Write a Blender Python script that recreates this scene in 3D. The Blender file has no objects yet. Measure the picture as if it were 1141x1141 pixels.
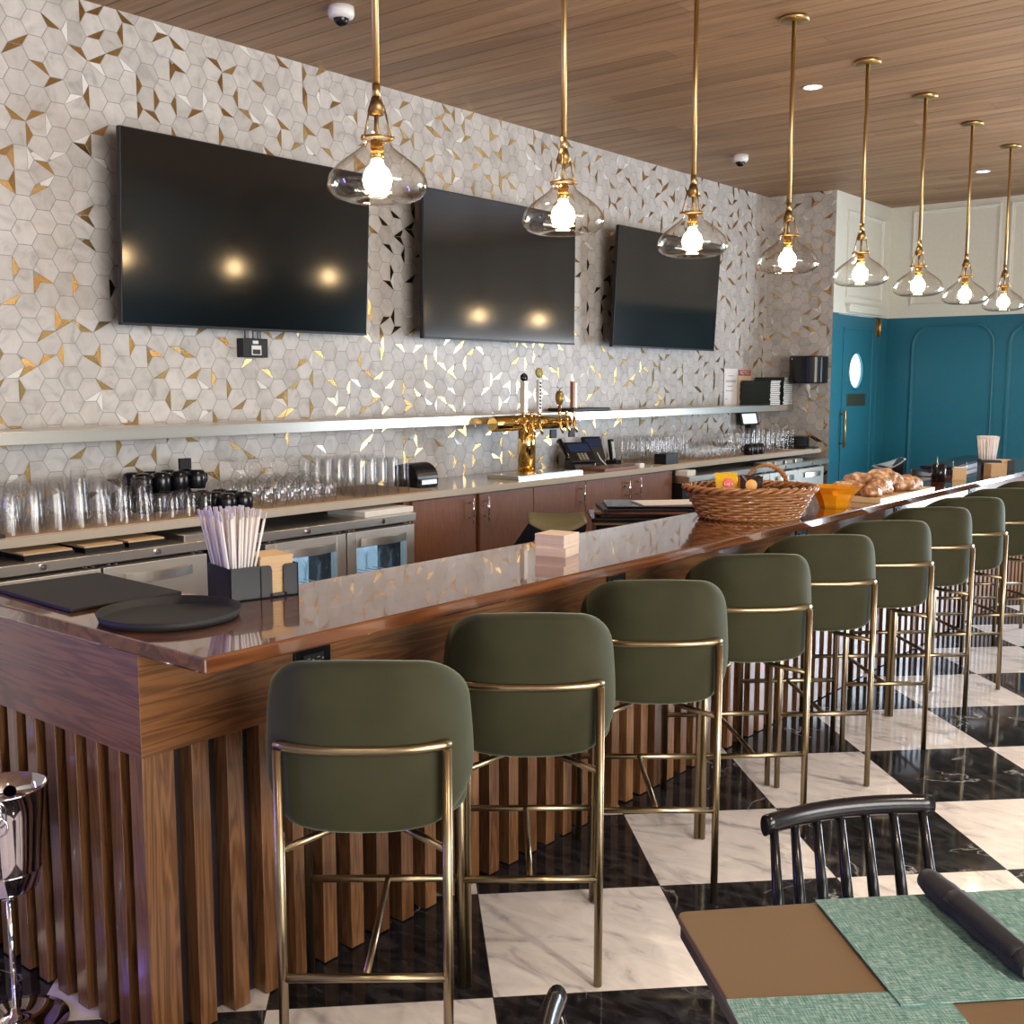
import bpy, bmesh, math, random
from mathutils import Vector, Matrix, noise
random.seed(7)
S = bpy.context.scene
COL = S.collection
PI = math.pi
R = math.radians

# ------------------------------------------------------------------ camera
cam_data = bpy.data.cameras.new('camera')
cam = bpy.data.objects.new('camera', cam_data)
COL.objects.link(cam)
S.camera = cam
FPX = 1216.5
cam_data.sensor_fit = 'HORIZONTAL'
cam_data.sensor_width = 36.0
cam_data.lens = 36.0 * FPX / 1141.0
cam_data.clip_start = 0.02
pitch = math.atan(144.5 / 1216.5)
cam.location = (0, 0, 1.65)
cam.rotation_euler = (R(90) - pitch, 0, R(39.3))

# ------------------------------------------------------------------ world, light, exposure
S.view_settings.view_transform = 'Standard'
S.view_settings.look = 'None'
S.view_settings.exposure = 1.18
S.view_settings.gamma = 1.0
S.view_settings.use_curve_mapping = False
S.cycles.transparent_max_bounces = 48
S.cycles.max_bounces = 10
S.cycles.sample_clamp_indirect = 6.0
S.cycles.caustics_reflective = False
S.cycles.caustics_refractive = False
W = bpy.data.worlds.new('world')
S.world = W
W.use_nodes = True
W.node_tree.nodes['Background'].inputs[0].default_value = (0.62, 0.76, 1.0, 1)
W.node_tree.nodes['Background'].inputs[1].default_value = 1.0


def area(name, loc, rot, sx, sy, power, col, spread=180):
    l = bpy.data.lights.new(name, 'AREA')
    l.shape = 'RECTANGLE'; l.size = sx; l.size_y = sy; l.energy = power; l.color = col
    l.spread = R(spread)
    o = bpy.data.objects.new(name, l); COL.objects.link(o)
    o.location = loc; o.rotation_euler = rot
    return o


# daylight coming through the far glass doors and the street windows of the room
area('daylight_far_doors', (0.20, 10.72, 1.1), (R(-90), 0, 0), 2.9, 2.0, 200, (0.74, 0.86, 1.0))
area('daylight_street_windows', (5.15, 1.0, 1.7), (0, R(90), 0), 2.4, 5.6, 350, (1.0, 0.945, 0.88))
area('rear_fill', (1.0, -3.9, 1.8), (R(90), 0, 0), 3.6, 2.2, 55, (1.0, 0.90, 0.80))  # unseen fill added behind the camera; the rear wall has no window
area('violet_neon', (-4.45, -0.9, 1.5), (0, R(-90), R(25)), 1.6, 0.08, 24, (0.22, 0.16, 1.0))


# ------------------------------------------------------------------ materials
def nt(name):
    m = bpy.data.materials.new(name); m.use_nodes = True
    n = m.node_tree
    return m, n, n.nodes['Principled BSDF']


def simple(name, col, rough=0.5, metal=0.0, coat=0.0, sheen=0.0, bump=0.0, bscale=60, spec=0.5, emis=None, es=0):
    m, n, b = nt(name)
    b.inputs['Base Color'].default_value = (*col, 1)
    b.inputs['Roughness'].default_value = rough
    b.inputs['Metallic'].default_value = metal
    b.inputs['Coat Weight'].default_value = coat
    b.inputs['Coat Roughness'].default_value = 0.05
    b.inputs['Specular IOR Level'].default_value = spec
    b.inputs['Sheen Weight'].default_value = sheen
    if emis:
        b.inputs['Emission Color'].default_value = (*emis, 1)
        b.inputs['Emission Strength'].default_value = es
    # a faint procedural variation of the colour on everything
    tc = n.nodes.new('ShaderNodeTexCoord')
    nz = n.nodes.new('ShaderNodeTexNoise'); nz.inputs['Scale'].default_value = bscale
    n.links.new(tc.outputs['Object'], nz.inputs['Vector'])
    mx = n.nodes.new('ShaderNodeMix'); mx.data_type = 'RGBA'
    mx.inputs[6].default_value = (*[c * 0.92 for c in col], 1)
    mx.inputs[7].default_value = (*[min(1, c * 1.06) for c in col], 1)
    n.links.new(nz.outputs['Fac'], mx.inputs[0])
    n.links.new(mx.outputs[2], b.inputs['Base Color'])
    if bump:
        bp = n.nodes.new('ShaderNodeBump'); bp.inputs['Strength'].default_value = bump
        bp.inputs['Distance'].default_value = 0.002
        n.links.new(nz.outputs['Fac'], bp.inputs['Height'])
        n.links.new(bp.outputs['Normal'], b.inputs['Normal'])
    return m


def ramp(n, stops):
    r = n.nodes.new('ShaderNodeValToRGB')
    while len(r.color_ramp.elements) < len(stops):
        r.color_ramp.elements.new(0.5)
    for e, (p, c) in zip(r.color_ramp.elements, stops):
        e.position = p; e.color = (*c, 1)
    return r


def wood(name, dark, light, axis='Z', scale=1.0, rough=0.45, coat=0.0, rings=14.0, dist=3.5, bump=0.15):
    """grain running along axis"""
    m, n, b = nt(name)
    tc = n.nodes.new('ShaderNodeTexCoord')
    mp = n.nodes.new('ShaderNodeMapping')
    s = {'X': (0.06, 1, 1), 'Y': (1, 0.06, 1), 'Z': (1, 1, 0.06)}[axis]
    mp.inputs['Scale'].default_value = [v * scale for v in s]
    n.links.new(tc.outputs['Object'], mp.inputs['Vector'])
    oi = n.nodes.new('ShaderNodeObjectInfo')
    wv = n.nodes.new('ShaderNodeTexNoise')
    wv.inputs['Scale'].default_value = rings; wv.inputs['Detail'].default_value = 3
    wv.inputs['Distortion'].default_value = dist * 0.3
    n.links.new(mp.outputs['Vector'], wv.inputs['Vector'])
    fi = n.nodes.new('ShaderNodeTexNoise')
    fi.inputs['Scale'].default_value = rings * 9; fi.inputs['Detail'].default_value = 2
    n.links.new(mp.outputs['Vector'], fi.inputs['Vector'])
    # rings: sine of the broad noise
    mu = n.nodes.new('ShaderNodeMath'); mu.operation = 'MULTIPLY'; mu.inputs[1].default_value = 46
    n.links.new(wv.outputs['Fac'], mu.inputs[0])
    si = n.nodes.new('ShaderNodeMath'); si.operation = 'SINE'
    n.links.new(mu.outputs[0], si.inputs[0])
    a = n.nodes.new('ShaderNodeMath'); a.operation = 'MULTIPLY_ADD'
    a.inputs[1].default_value = 0.28; a.inputs[2].default_value = 0.36
    n.links.new(si.outputs[0], a.inputs[0])
    ad = n.nodes.new('ShaderNodeMath'); ad.operation = 'MULTIPLY_ADD'; ad.inputs[1].default_value = 0.3
    n.links.new(fi.outputs['Fac'], ad.inputs[0]); n.links.new(a.outputs[0], ad.inputs[2])
    r = ramp(n, [(0.15, dark), (0.95, light)])
    n.links.new(ad.outputs[0], r.inputs[0])
    n.links.new(r.outputs[0], b.inputs['Base Color'])
    b.inputs['Roughness'].default_value = rough
    b.inputs['Coat Weight'].default_value = coat
    b.inputs['Coat Roughness'].default_value = 0.03
    bp = n.nodes.new('ShaderNodeBump'); bp.inputs['Strength'].default_value = bump
    bp.inputs['Distance'].default_value = 0.001
    n.links.new(ad.outputs[0], bp.inputs['Height'])
    n.links.new(bp.outputs['Normal'], b.inputs['Normal'])
    return m


def attr_tint(m, attr, lo, hi):
    """multiply the base colour by a per face attribute (a plank's or tile's own tone)"""
    n = m.node_tree; b = n.nodes['Principled BSDF']
    src = b.inputs['Base Color'].links[0].from_socket if b.inputs['Base Color'].links else None
    at = n.nodes.new('ShaderNodeAttribute'); at.attribute_name = attr
    r = ramp(n, [(0.0, lo), (1.0, hi)])
    n.links.new(at.outputs['Fac'], r.inputs[0])
    mx = n.nodes.new('ShaderNodeMix'); mx.data_type = 'RGBA'; mx.blend_type = 'MULTIPLY'
    mx.inputs[0].default_value = 1.0
    if src: n.links.new(src, mx.inputs[6])
    else: mx.inputs[6].default_value = b.inputs['Base Color'].default_value
    n.links.new(r.outputs[0], mx.inputs[7])
    n.links.new(mx.outputs[2], b.inputs['Base Color'])


def marble_tile(name):
    m, n, b = nt(name)
    tc = n.nodes.new('ShaderNodeTexCoord')
    nz = n.nodes.new('ShaderNodeTexNoise'); nz.inputs['Scale'].default_value = 9
    nz.inputs['Detail'].default_value = 5; nz.inputs['Distortion'].default_value = 1.6
    n.links.new(tc.outputs['Object'], nz.inputs['Vector'])
    r = ramp(n, [(0.26, (0.40, 0.375, 0.355)), (0.46, (0.53, 0.505, 0.475)), (0.7, (0.60, 0.57, 0.54))])
    n.links.new(nz.outputs['Fac'], r.inputs[0])
    n.links.new(r.outputs[0], b.inputs['Base Color'])
    b.inputs['Roughness'].default_value = 0.42
    attr_tint(m, 'tone', (0.80, 0.79, 0.78), (1.0, 1.0, 1.0))
    return m


def floor_material():
    m, n, b = nt('checkered_marble')
    L = n.links.new
    tc = n.nodes.new('ShaderNodeTexCoord')
    sp = n.nodes.new('ShaderNodeSeparateXYZ'); L(tc.outputs['Object'], sp.inputs[0])

    def M(op, a, bb=None, c=None):
        q = n.nodes.new('ShaderNodeMath'); q.operation = op
        for i, v in enumerate((a, bb, c)):
            if v is None: continue
            if isinstance(v, (int, float)): q.inputs[i].default_value = v
            else: L(v, q.inputs[i])
        return q.outputs[0]
    x = M('ADD', sp.outputs[0], 1.796)
    y = M('ADD', sp.outputs[1], -2.966)
    k = 1 / (math.sqrt(2) * 0.6025)
    u = M('MULTIPLY', M('ADD', x, y), k)
    v = M('MULTIPLY', M('SUBTRACT', y, x), k)
    fu, fv = M('FLOOR', u), M('FLOOR', v)
    par = M('FLOORED_MODULO', M('ADD', fu, fv), 2.0)
    # joint
    eu = M('MINIMUM', M('FRACT', u), M('SUBTRACT', 1.0, M('FRACT', u)))
    ev = M('MINIMUM', M('FRACT', v), M('SUBTRACT', 1.0, M('FRACT', v)))
    joint = M('LESS_THAN', M('MINIMUM', eu, ev), 0.0022)
    # each tile its own cut of stone
    cb = n.nodes.new('ShaderNodeCombineXYZ')
    L(M('MULTIPLY', fu, 3.7), cb.inputs[0]); L(M('MULTIPLY', fv, 5.3), cb.inputs[1])
    L(M('MULTIPLY', M('ADD', fu, M('MULTIPLY', fv, 2.0)), 1.9), cb.inputs[2])
    va = n.nodes.new('ShaderNodeVectorMath'); va.operation = 'ADD'
    L(tc.outputs['Object'], va.inputs[0]); L(cb.outputs[0], va.inputs[1])
    # white marble
    n1 = n.nodes.new('ShaderNodeTexNoise'); n1.inputs['Scale'].default_value = 5
    n1.inputs['Detail'].default_value = 7; n1.inputs['Distortion'].default_value = 1.2
    n1.inputs['Roughness'].default_value = 0.62
    mp = n.nodes.new('ShaderNodeMapping'); mp.inputs['Rotation'].default_value = (0, 0, 0.6)
    mp.inputs['Scale'].default_value = (1, 2.2, 1)
    L(va.outputs[0], mp.inputs[0]); L(mp.outputs[0], n1.inputs['Vector'])
    rw = ramp(n, [(0.33, (0.48, 0.45, 0.45)), (0.44, (0.74, 0.70, 0.67)), (0.62, (0.86, 0.81, 0.77))])
    L(n1.outputs['Fac'], rw.inputs[0])
    # black marble with light veins
    n2 = n.nodes.new('ShaderNodeTexNoise'); n2.inputs['Scale'].default_value = 1.9
    n2.inputs['Detail'].default_value = 6; n2.inputs['Distortion'].default_value = 1.0
    L(va.outputs[0], n2.inputs['Vector'])
    vein = M('ABSOLUTE', M('SUBTRACT', n2.outputs['Fac'], 0.5))
    rv = ramp(n, [(0.0, (0.52, 0.52, 0.50)), (0.004, (0.16, 0.16, 0.155)), (0.011, (0.0, 0.0, 0.0))])
    L(vein, rv.inputs[0])
    n3 = n.nodes.new('ShaderNodeTexNoise'); n3.inputs['Scale'].default_value = 3.0
    L(va.outputs[0], n3.inputs['Vector'])
    msk = n.nodes.new('ShaderNodeMapRange'); msk.inputs[1].default_value = 0.5; msk.inputs[2].default_value = 0.62
    L(n3.outputs['Fac'], msk.inputs[0])
    n4 = n.nodes.new('ShaderNodeTexNoise'); n4.inputs['Scale'].default_value = 8
    n4.inputs['Detail'].default_value = 5; n4.inputs['Distortion'].default_value = 1.5
    L(mp.outputs[0], n4.inputs['Vector'])
    rb = ramp(n, [(0.4, (0.010, 0.010, 0.012)), (0.72, (0.045, 0.045, 0.05))])
    L(n4.outputs['Fac'], rb.inputs[0])
    vm = n.nodes.new('ShaderNodeMix'); vm.data_type = 'RGBA'; vm.blend_type = 'ADD'
    L(msk.outputs[0], vm.inputs[0]); L(rb.outputs[0], vm.inputs[6]); L(rv.outputs[0], vm.inputs[7])
    mx = n.nodes.new('ShaderNodeMix'); mx.data_type = 'RGBA'
    L(par, mx.inputs[0]); L(rw.outputs[0], mx.inputs[6]); L(vm.outputs[2], mx.inputs[7])
    mj = n.nodes.new('ShaderNodeMix'); mj.data_type = 'RGBA'
    L(joint, mj.inputs[0]); L(mx.outputs[2], mj.inputs[6]); mj.inputs[7].default_value = (0.05, 0.045, 0.04, 1)
    L(mj.outputs[2], b.inputs['Base Color'])
    b.inputs['Roughness'].default_value = 0.07
    b.inputs['Specular IOR Level'].default_value = 0.42
    # very slight waviness of the polish
    n5 = n.nodes.new('ShaderNodeTexNoise'); n5.inputs['Scale'].default_value = 7
    L(tc.outputs['Object'], n5.inputs['Vector'])
    bp = n.nodes.new('ShaderNodeBump'); bp.inputs['Strength'].default_value = 0.05
    bp.inputs['Distance'].default_value = 0.004
    L(n5.outputs['Fac'], bp.inputs['Height']); L(bp.outputs[0], b.inputs['Normal'])
    return m


def glass_material(name, tint=(1, 1, 1), edge=(0.55, 0.6, 0.62), gloss=1.0):
    """thin-walled glass: see-through, fresnel reflections, denser towards the rim"""
    m = bpy.data.materials.new(name); m.use_nodes = True
    n = m.node_tree; n.nodes.clear(); L = n.links.new
    out = n.nodes.new('ShaderNodeOutputMaterial')
    tr = n.nodes.new('ShaderNodeBsdfTransparent')
    gl = n.nodes.new('ShaderNodeBsdfGlossy'); gl.inputs['Roughness'].default_value = 0.02
    # incidence angle measured the same way on both sides of the thin wall
    ge = n.nodes.new('ShaderNodeNewGeometry')
    dt = n.nodes.new('ShaderNodeVectorMath'); dt.operation = 'DOT_PRODUCT'
    L(ge.outputs['Incoming'], dt.inputs[0]); L(ge.outputs['Normal'], dt.inputs[1])

    def M(op, a, b=None):
        q = n.nodes.new('ShaderNodeMath'); q.operation = op
        for i, v in enumerate((a, b)):
            if v is None: continue
            if isinstance(v, (int, float)): q.inputs[i].default_value = v
            else: L(v, q.inputs[i])
        return q.outputs[0]
    g = M('SUBTRACT', 1.0, M('ABSOLUTE', dt.outputs['Value']))
    mx = n.nodes.new('ShaderNodeMix'); mx.data_type = 'RGBA'
    L(M('POWER', g, 2.5), mx.inputs[0])
    mx.inputs[6].default_value = (*tint, 1); mx.inputs[7].default_value = (*edge, 1)
    L(mx.outputs[2], tr.inputs['Color'])
    f = M('MINIMUM', M('MULTIPLY', M('ADD', M('MULTIPLY', M('POWER', g, 4.0), 0.50), 0.035), gloss), 1.0)
    ms = n.nodes.new('ShaderNodeMixShader')
    L(f, ms.inputs[0]); L(tr.outputs[0], ms.inputs[1]); L(gl.outputs[0], ms.inputs[2])
    L(ms.outputs[0], out.inputs['Surface'])
    return m


def emission(name, col, s):
    m = bpy.data.materials.new(name); m.use_nodes = True
    n = m.node_tree; n.nodes.clear()
    o = n.nodes.new('ShaderNodeOutputMaterial'); e = n.nodes.new('ShaderNodeEmission')
    e.inputs[0].default_value = (*col, 1); e.inputs[1].default_value = s
    n.links.new(e.outputs[0], o.inputs[0])
    return m


def velvet():
    m, n, b = nt('green_velvet')
    tc = n.nodes.new('ShaderNodeTexCoord')
    nz = n.nodes.new('ShaderNodeTexNoise'); nz.inputs['Scale'].default_value = 6
    nz.inputs['Detail'].default_value = 4
    n.links.new(tc.outputs['Object'], nz.inputs['Vector'])
    r = ramp(n, [(0.3, (0.028, 0.027, 0.012)), (0.7, (0.040, 0.039, 0.018))])
    n.links.new(nz.outputs['Fac'], r.inputs[0]); n.links.new(r.outputs[0], b.inputs['Base Color'])
    b.inputs['Roughness'].default_value = 0.8
    b.inputs['Specular IOR Level'].default_value = 0.2
    b.inputs['Sheen Weight'].default_value = 0.5
    b.inputs['Sheen Roughness'].default_value = 0.35
    b.inputs['Sheen Tint'].default_value = (0.66, 0.82, 0.60, 1)
    fz = n.nodes.new('ShaderNodeTexNoise'); fz.inputs['Scale'].default_value = 900
    n.links.new(tc.outputs['Object'], fz.inputs['Vector'])
    bp = n.nodes.new('ShaderNodeBump'); bp.inputs['Strength'].default_value = 0.25
    bp.inputs['Distance'].default_value = 0.001
    n.links.new(fz.outputs['Fac'], bp.inputs['Height']); n.links.new(bp.outputs[0], b.inputs['Normal'])
    return m


def woven(name):
    m, n, b = nt(name); L = n.links.new
    tc = n.nodes.new('ShaderNodeTexCoord')
    outs = []
    for sc in ((40, 500, 1), (500, 40, 1)):
        mp = n.nodes.new('ShaderNodeMapping'); mp.inputs['Scale'].default_value = sc
        nz = n.nodes.new('ShaderNodeTexNoise'); nz.inputs['Scale'].default_value = 1.0
        nz.inputs['Detail'].default_value = 2
        L(tc.outputs['Object'], mp.inputs[0]); L(mp.outputs[0], nz.inputs['Vector']); outs.append(nz.outputs['Fac'])
    ad = n.nodes.new('ShaderNodeMath'); ad.operation = 'ADD'
    L(outs[0], ad.inputs[0]); L(outs[1], ad.inputs[1])
    r = ramp(n, [(0.34, (0.02, 0.075, 0.07)), (0.5, (0.10, 0.21, 0.20)), (0.68, (0.36, 0.48, 0.43))])
    hf = n.nodes.new('ShaderNodeMath'); hf.operation = 'MULTIPLY'; hf.inputs[1].default_value = 0.5
    L(ad.outputs[0], hf.inputs[0]); L(hf.outputs[0], r.inputs[0]); L(r.outputs[0], b.inputs['Base Color'])
    b.inputs['Roughness'].default_value = 0.6
    bp = n.nodes.new('ShaderNodeBump'); bp.inputs['Strength'].default_value = 0.5
    bp.inputs['Distance'].default_value = 0.001
    L(hf.outputs[0], bp.inputs['Height']); L(bp.outputs[0], b.inputs['Normal'])
    return m


def steel(name, col=(0.62, 0.60, 0.56), rough=0.28, axis=(2, 2, 400)):
    m, n, b = nt(name)
    tc = n.nodes.new('ShaderNodeTexCoord'); mp = n.nodes.new('ShaderNodeMapping')
    mp.inputs['Scale'].default_value = axis
    nz = n.nodes.new('ShaderNodeTexNoise'); nz.inputs['Scale'].default_value = 1.0; nz.inputs['Detail'].default_value = 3
    n.links.new(tc.outputs['Object'], mp.inputs[0]); n.links.new(mp.outputs[0], nz.inputs['Vector'])
    mr = n.nodes.new('ShaderNodeMapRange'); mr.inputs[3].default_value = rough * 0.92; mr.inputs[4].default_value = rough * 1.08
    n.links.new(nz.outputs['Fac'], mr.inputs[0]); n.links.new(mr.outputs[0], b.inputs['Roughness'])
    b.inputs['Base Color'].default_value = (*col, 1); b.inputs['Metallic'].default_value = 1.0
    return m


MT = {}
MT['floor'] = floor_material()
MT['tile'] = marble_tile('marble_hexagon_tile')
MT['white_tile'] = simple('white_glossy_tile', (0.72, 0.71, 0.68), 0.12)
MT['gold_tile'] = simple('brushed_gold_tile', (0.62, 0.40, 0.16), 0.27, 1.0, bscale=300)
MT['grout'] = simple('tile_grout', (0.30, 0.28, 0.26), 0.9)
MT['ceiling'] = wood('ceiling_planks', (0.27, 0.150, 0.072), (0.40, 0.238, 0.124), 'X', 0.5, 0.5, 0, 9, 2, 0.06)
attr_tint(MT['ceiling'], 'tone', (0.70, 0.67, 0.63), (1.0, 1.0, 1.0))
MT['cream'] = simple('cream_paint', (0.72, 0.73, 0.65), 0.5)
MT['teal'] = simple('teal_paint', (0.012, 0.135, 0.205), 0.4)
MT['brass'] = steel('brushed_brass', (0.50, 0.35, 0.15), 0.34, (200, 200, 5))
MT['stool_metal'] = steel('antique_brass', (0.34, 0.27, 0.165), 0.3, (300, 300, 6))
MT['dark_brass'] = steel('dark_brass', (0.26, 0.17, 0.07), 0.42, (200, 200, 5))
MT['gold'] = simple('polished_gold', (0.86, 0.58, 0.20), 0.10, 1.0)
MT['steel'] = steel('stainless_steel', (0.66, 0.62, 0.55), 0.32, (3, 3, 500))
MT['steel_v'] = steel('stainless_door', (0.74, 0.70, 0.63), 0.42, (3, 3, 500))
MT['bounce_panel'] = simple('pale_bounce_panel', (0.62, 0.58, 0.52), 0.55)  # unseen bar back, made pale so the cooler fronts reflect brighter
MT['chrome'] = simple('chrome', (0.72, 0.72, 0.74), 0.06, 1.0)
MT['velvet'] = velvet()
MT['glass'] = glass_material('clear_glass', (0.996, 0.997, 0.997), (0.90, 0.915, 0.93), 1.0)
MT['shade_glass'] = glass_material('lamp_glass', (0.998, 0.992, 0.982), (0.92, 0.88, 0.81), 1.2)
MT['pane'] = glass_material('cooler_pane', (0.85, 0.9, 0.93), (0.5, 0.55, 0.6), 1.0)
MT['amber'] = simple('amber_plastic', (0.80, 0.40, 0.015), 0.12, coat=0.5)
_n = MT['amber'].node_tree
_tr = _n.nodes.new('ShaderNodeBsdfTransparent'); _tr.inputs[0].default_value = (1.0, 0.62, 0.12, 1)
_ms = _n.nodes.new('ShaderNodeMixShader'); _ms.inputs[0].default_value = 0.42
_out = [q for q in _n.nodes if q.type == 'OUTPUT_MATERIAL'][0]
_n.links.new(_n.nodes['Principled BSDF'].outputs[0], _ms.inputs[1]); _n.links.new(_tr.outputs[0], _ms.inputs[2])
_n.links.new(_ms.outputs[0], _out.inputs['Surface'])
MT['fir'] = wood('fir_board', (0.095, 0.038, 0.012), (0.215, 0.092, 0.032), 'Y', 1.0, 0.32, 0.1, 16, 3, 0.2)
MT['fir_x'] = wood('fir_board_end', (0.095, 0.038, 0.012), (0.235, 0.108, 0.040), 'X', 1.0, 0.4, 0.1, 16, 3, 0.2)
MT['slat'] = wood('fir_slat', (0.11, 0.045, 0.015), (0.27, 0.13, 0.055), 'Z', 1.0, 0.28, 0.2, 22, 3, 0.08)
attr_tint(MT['slat'], 'tone', (0.55, 0.50, 0.46), (1.0, 1.0, 1.0))
MT['bar_top'] = wood('lacquered_bar_top', (0.075, 0.022, 0.008), (0.20, 0.075, 0.028), 'Y', 0.7, 0.12, 0.75, 8, 2.5, 0.02)
MT['cabinet'] = wood('stained_cabinet_wood', (0.145, 0.058, 0.030), (0.21, 0.090, 0.048), 'Z', 1.0, 0.38, 0.15, 34, 3, 0.05)
MT['black'] = simple('black_plastic', (0.008, 0.008, 0.010), 0.45, spec=0.35)
MT['black_gloss'] = simple('black_lacquer', (0.006, 0.006, 0.008), 0.22, spec=0.35)
MT['rubber'] = simple('black_rubber', (0.011, 0.0115, 0.012), 0.65, bump=0.4, bscale=400)
MT['screen'] = simple('television_screen', (0.004, 0.0045, 0.005), 0.11, coat=0.0, spec=0.6)
MT['quartz'] = simple('speckled_quartz', (0.42, 0.38, 0.32), 0.15, bscale=500)
MT['paper'] = simple('white_paper', (0.75, 0.73, 0.70), 0.8)
MT['kraft'] = simple('kraft_napkin', (0.60, 0.42, 0.24), 0.9, bump=0.3, bscale=200)
MT['pale_napkin'] = simple('pale_napkin', (0.70, 0.56, 0.45), 0.9)
MT['white'] = simple('white_plastic', (0.75, 0.74, 0.73), 0.4)
MT['mesh_mat'] = simple('bar_mesh_liner', (0.42, 0.30, 0.20), 0.8, bump=1.0, bscale=250)
MT['wicker'] = simple('wicker', (0.29, 0.120, 0.034), 0.36, coat=0.25, bump=0.3, bscale=90)
MT['wicker_dark'] = simple('wicker_brown', (0.14, 0.055, 0.017), 0.5, coat=0.2, bump=0.3, bscale=90)
MT['table'] = simple('table_laminate', (0.128, 0.082, 0.045), 0.42, bscale=3)
MT['table_edge'] = simple('table_edge', (0.02, 0.013, 0.015), 0.4)
MT['placemat'] = woven('woven_placemat')
MT['napkin'] = simple('black_cloth', (0.008, 0.009, 0.012), 0.8, sheen=0.06, bump=0.5, bscale=500)
MT['red'] = simple('red_print', (0.30, 0.02, 0.02), 0.6)
MT['ink'] = simple('dark_ink', (0.03, 0.03, 0.03), 0.7)
MT['orange_paper'] = simple('tan_notice_paper', (0.66, 0.50, 0.36), 0.8)
MT['bulb'] = emission('bulb_glow', (1.0, 0.70, 0.36), 34)
MT['downlight'] = emission('downlight_glow', (1.0, 0.88, 0.72), 9)
MT['daylit_glass'] = emission('daylit_window', (0.72, 0.95, 1.0), 1.6)
MT['cooler_light'] = emission('cooler_led', (0.50, 0.72, 0.90), 0.42)
MT['led_screen'] = emission('terminal_display', (0.05, 0.07, 0.14), 0.22)
MT['tablet_screen'] = emission('tablet_display', (0.62, 0.70, 0.80), 0.75)


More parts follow.
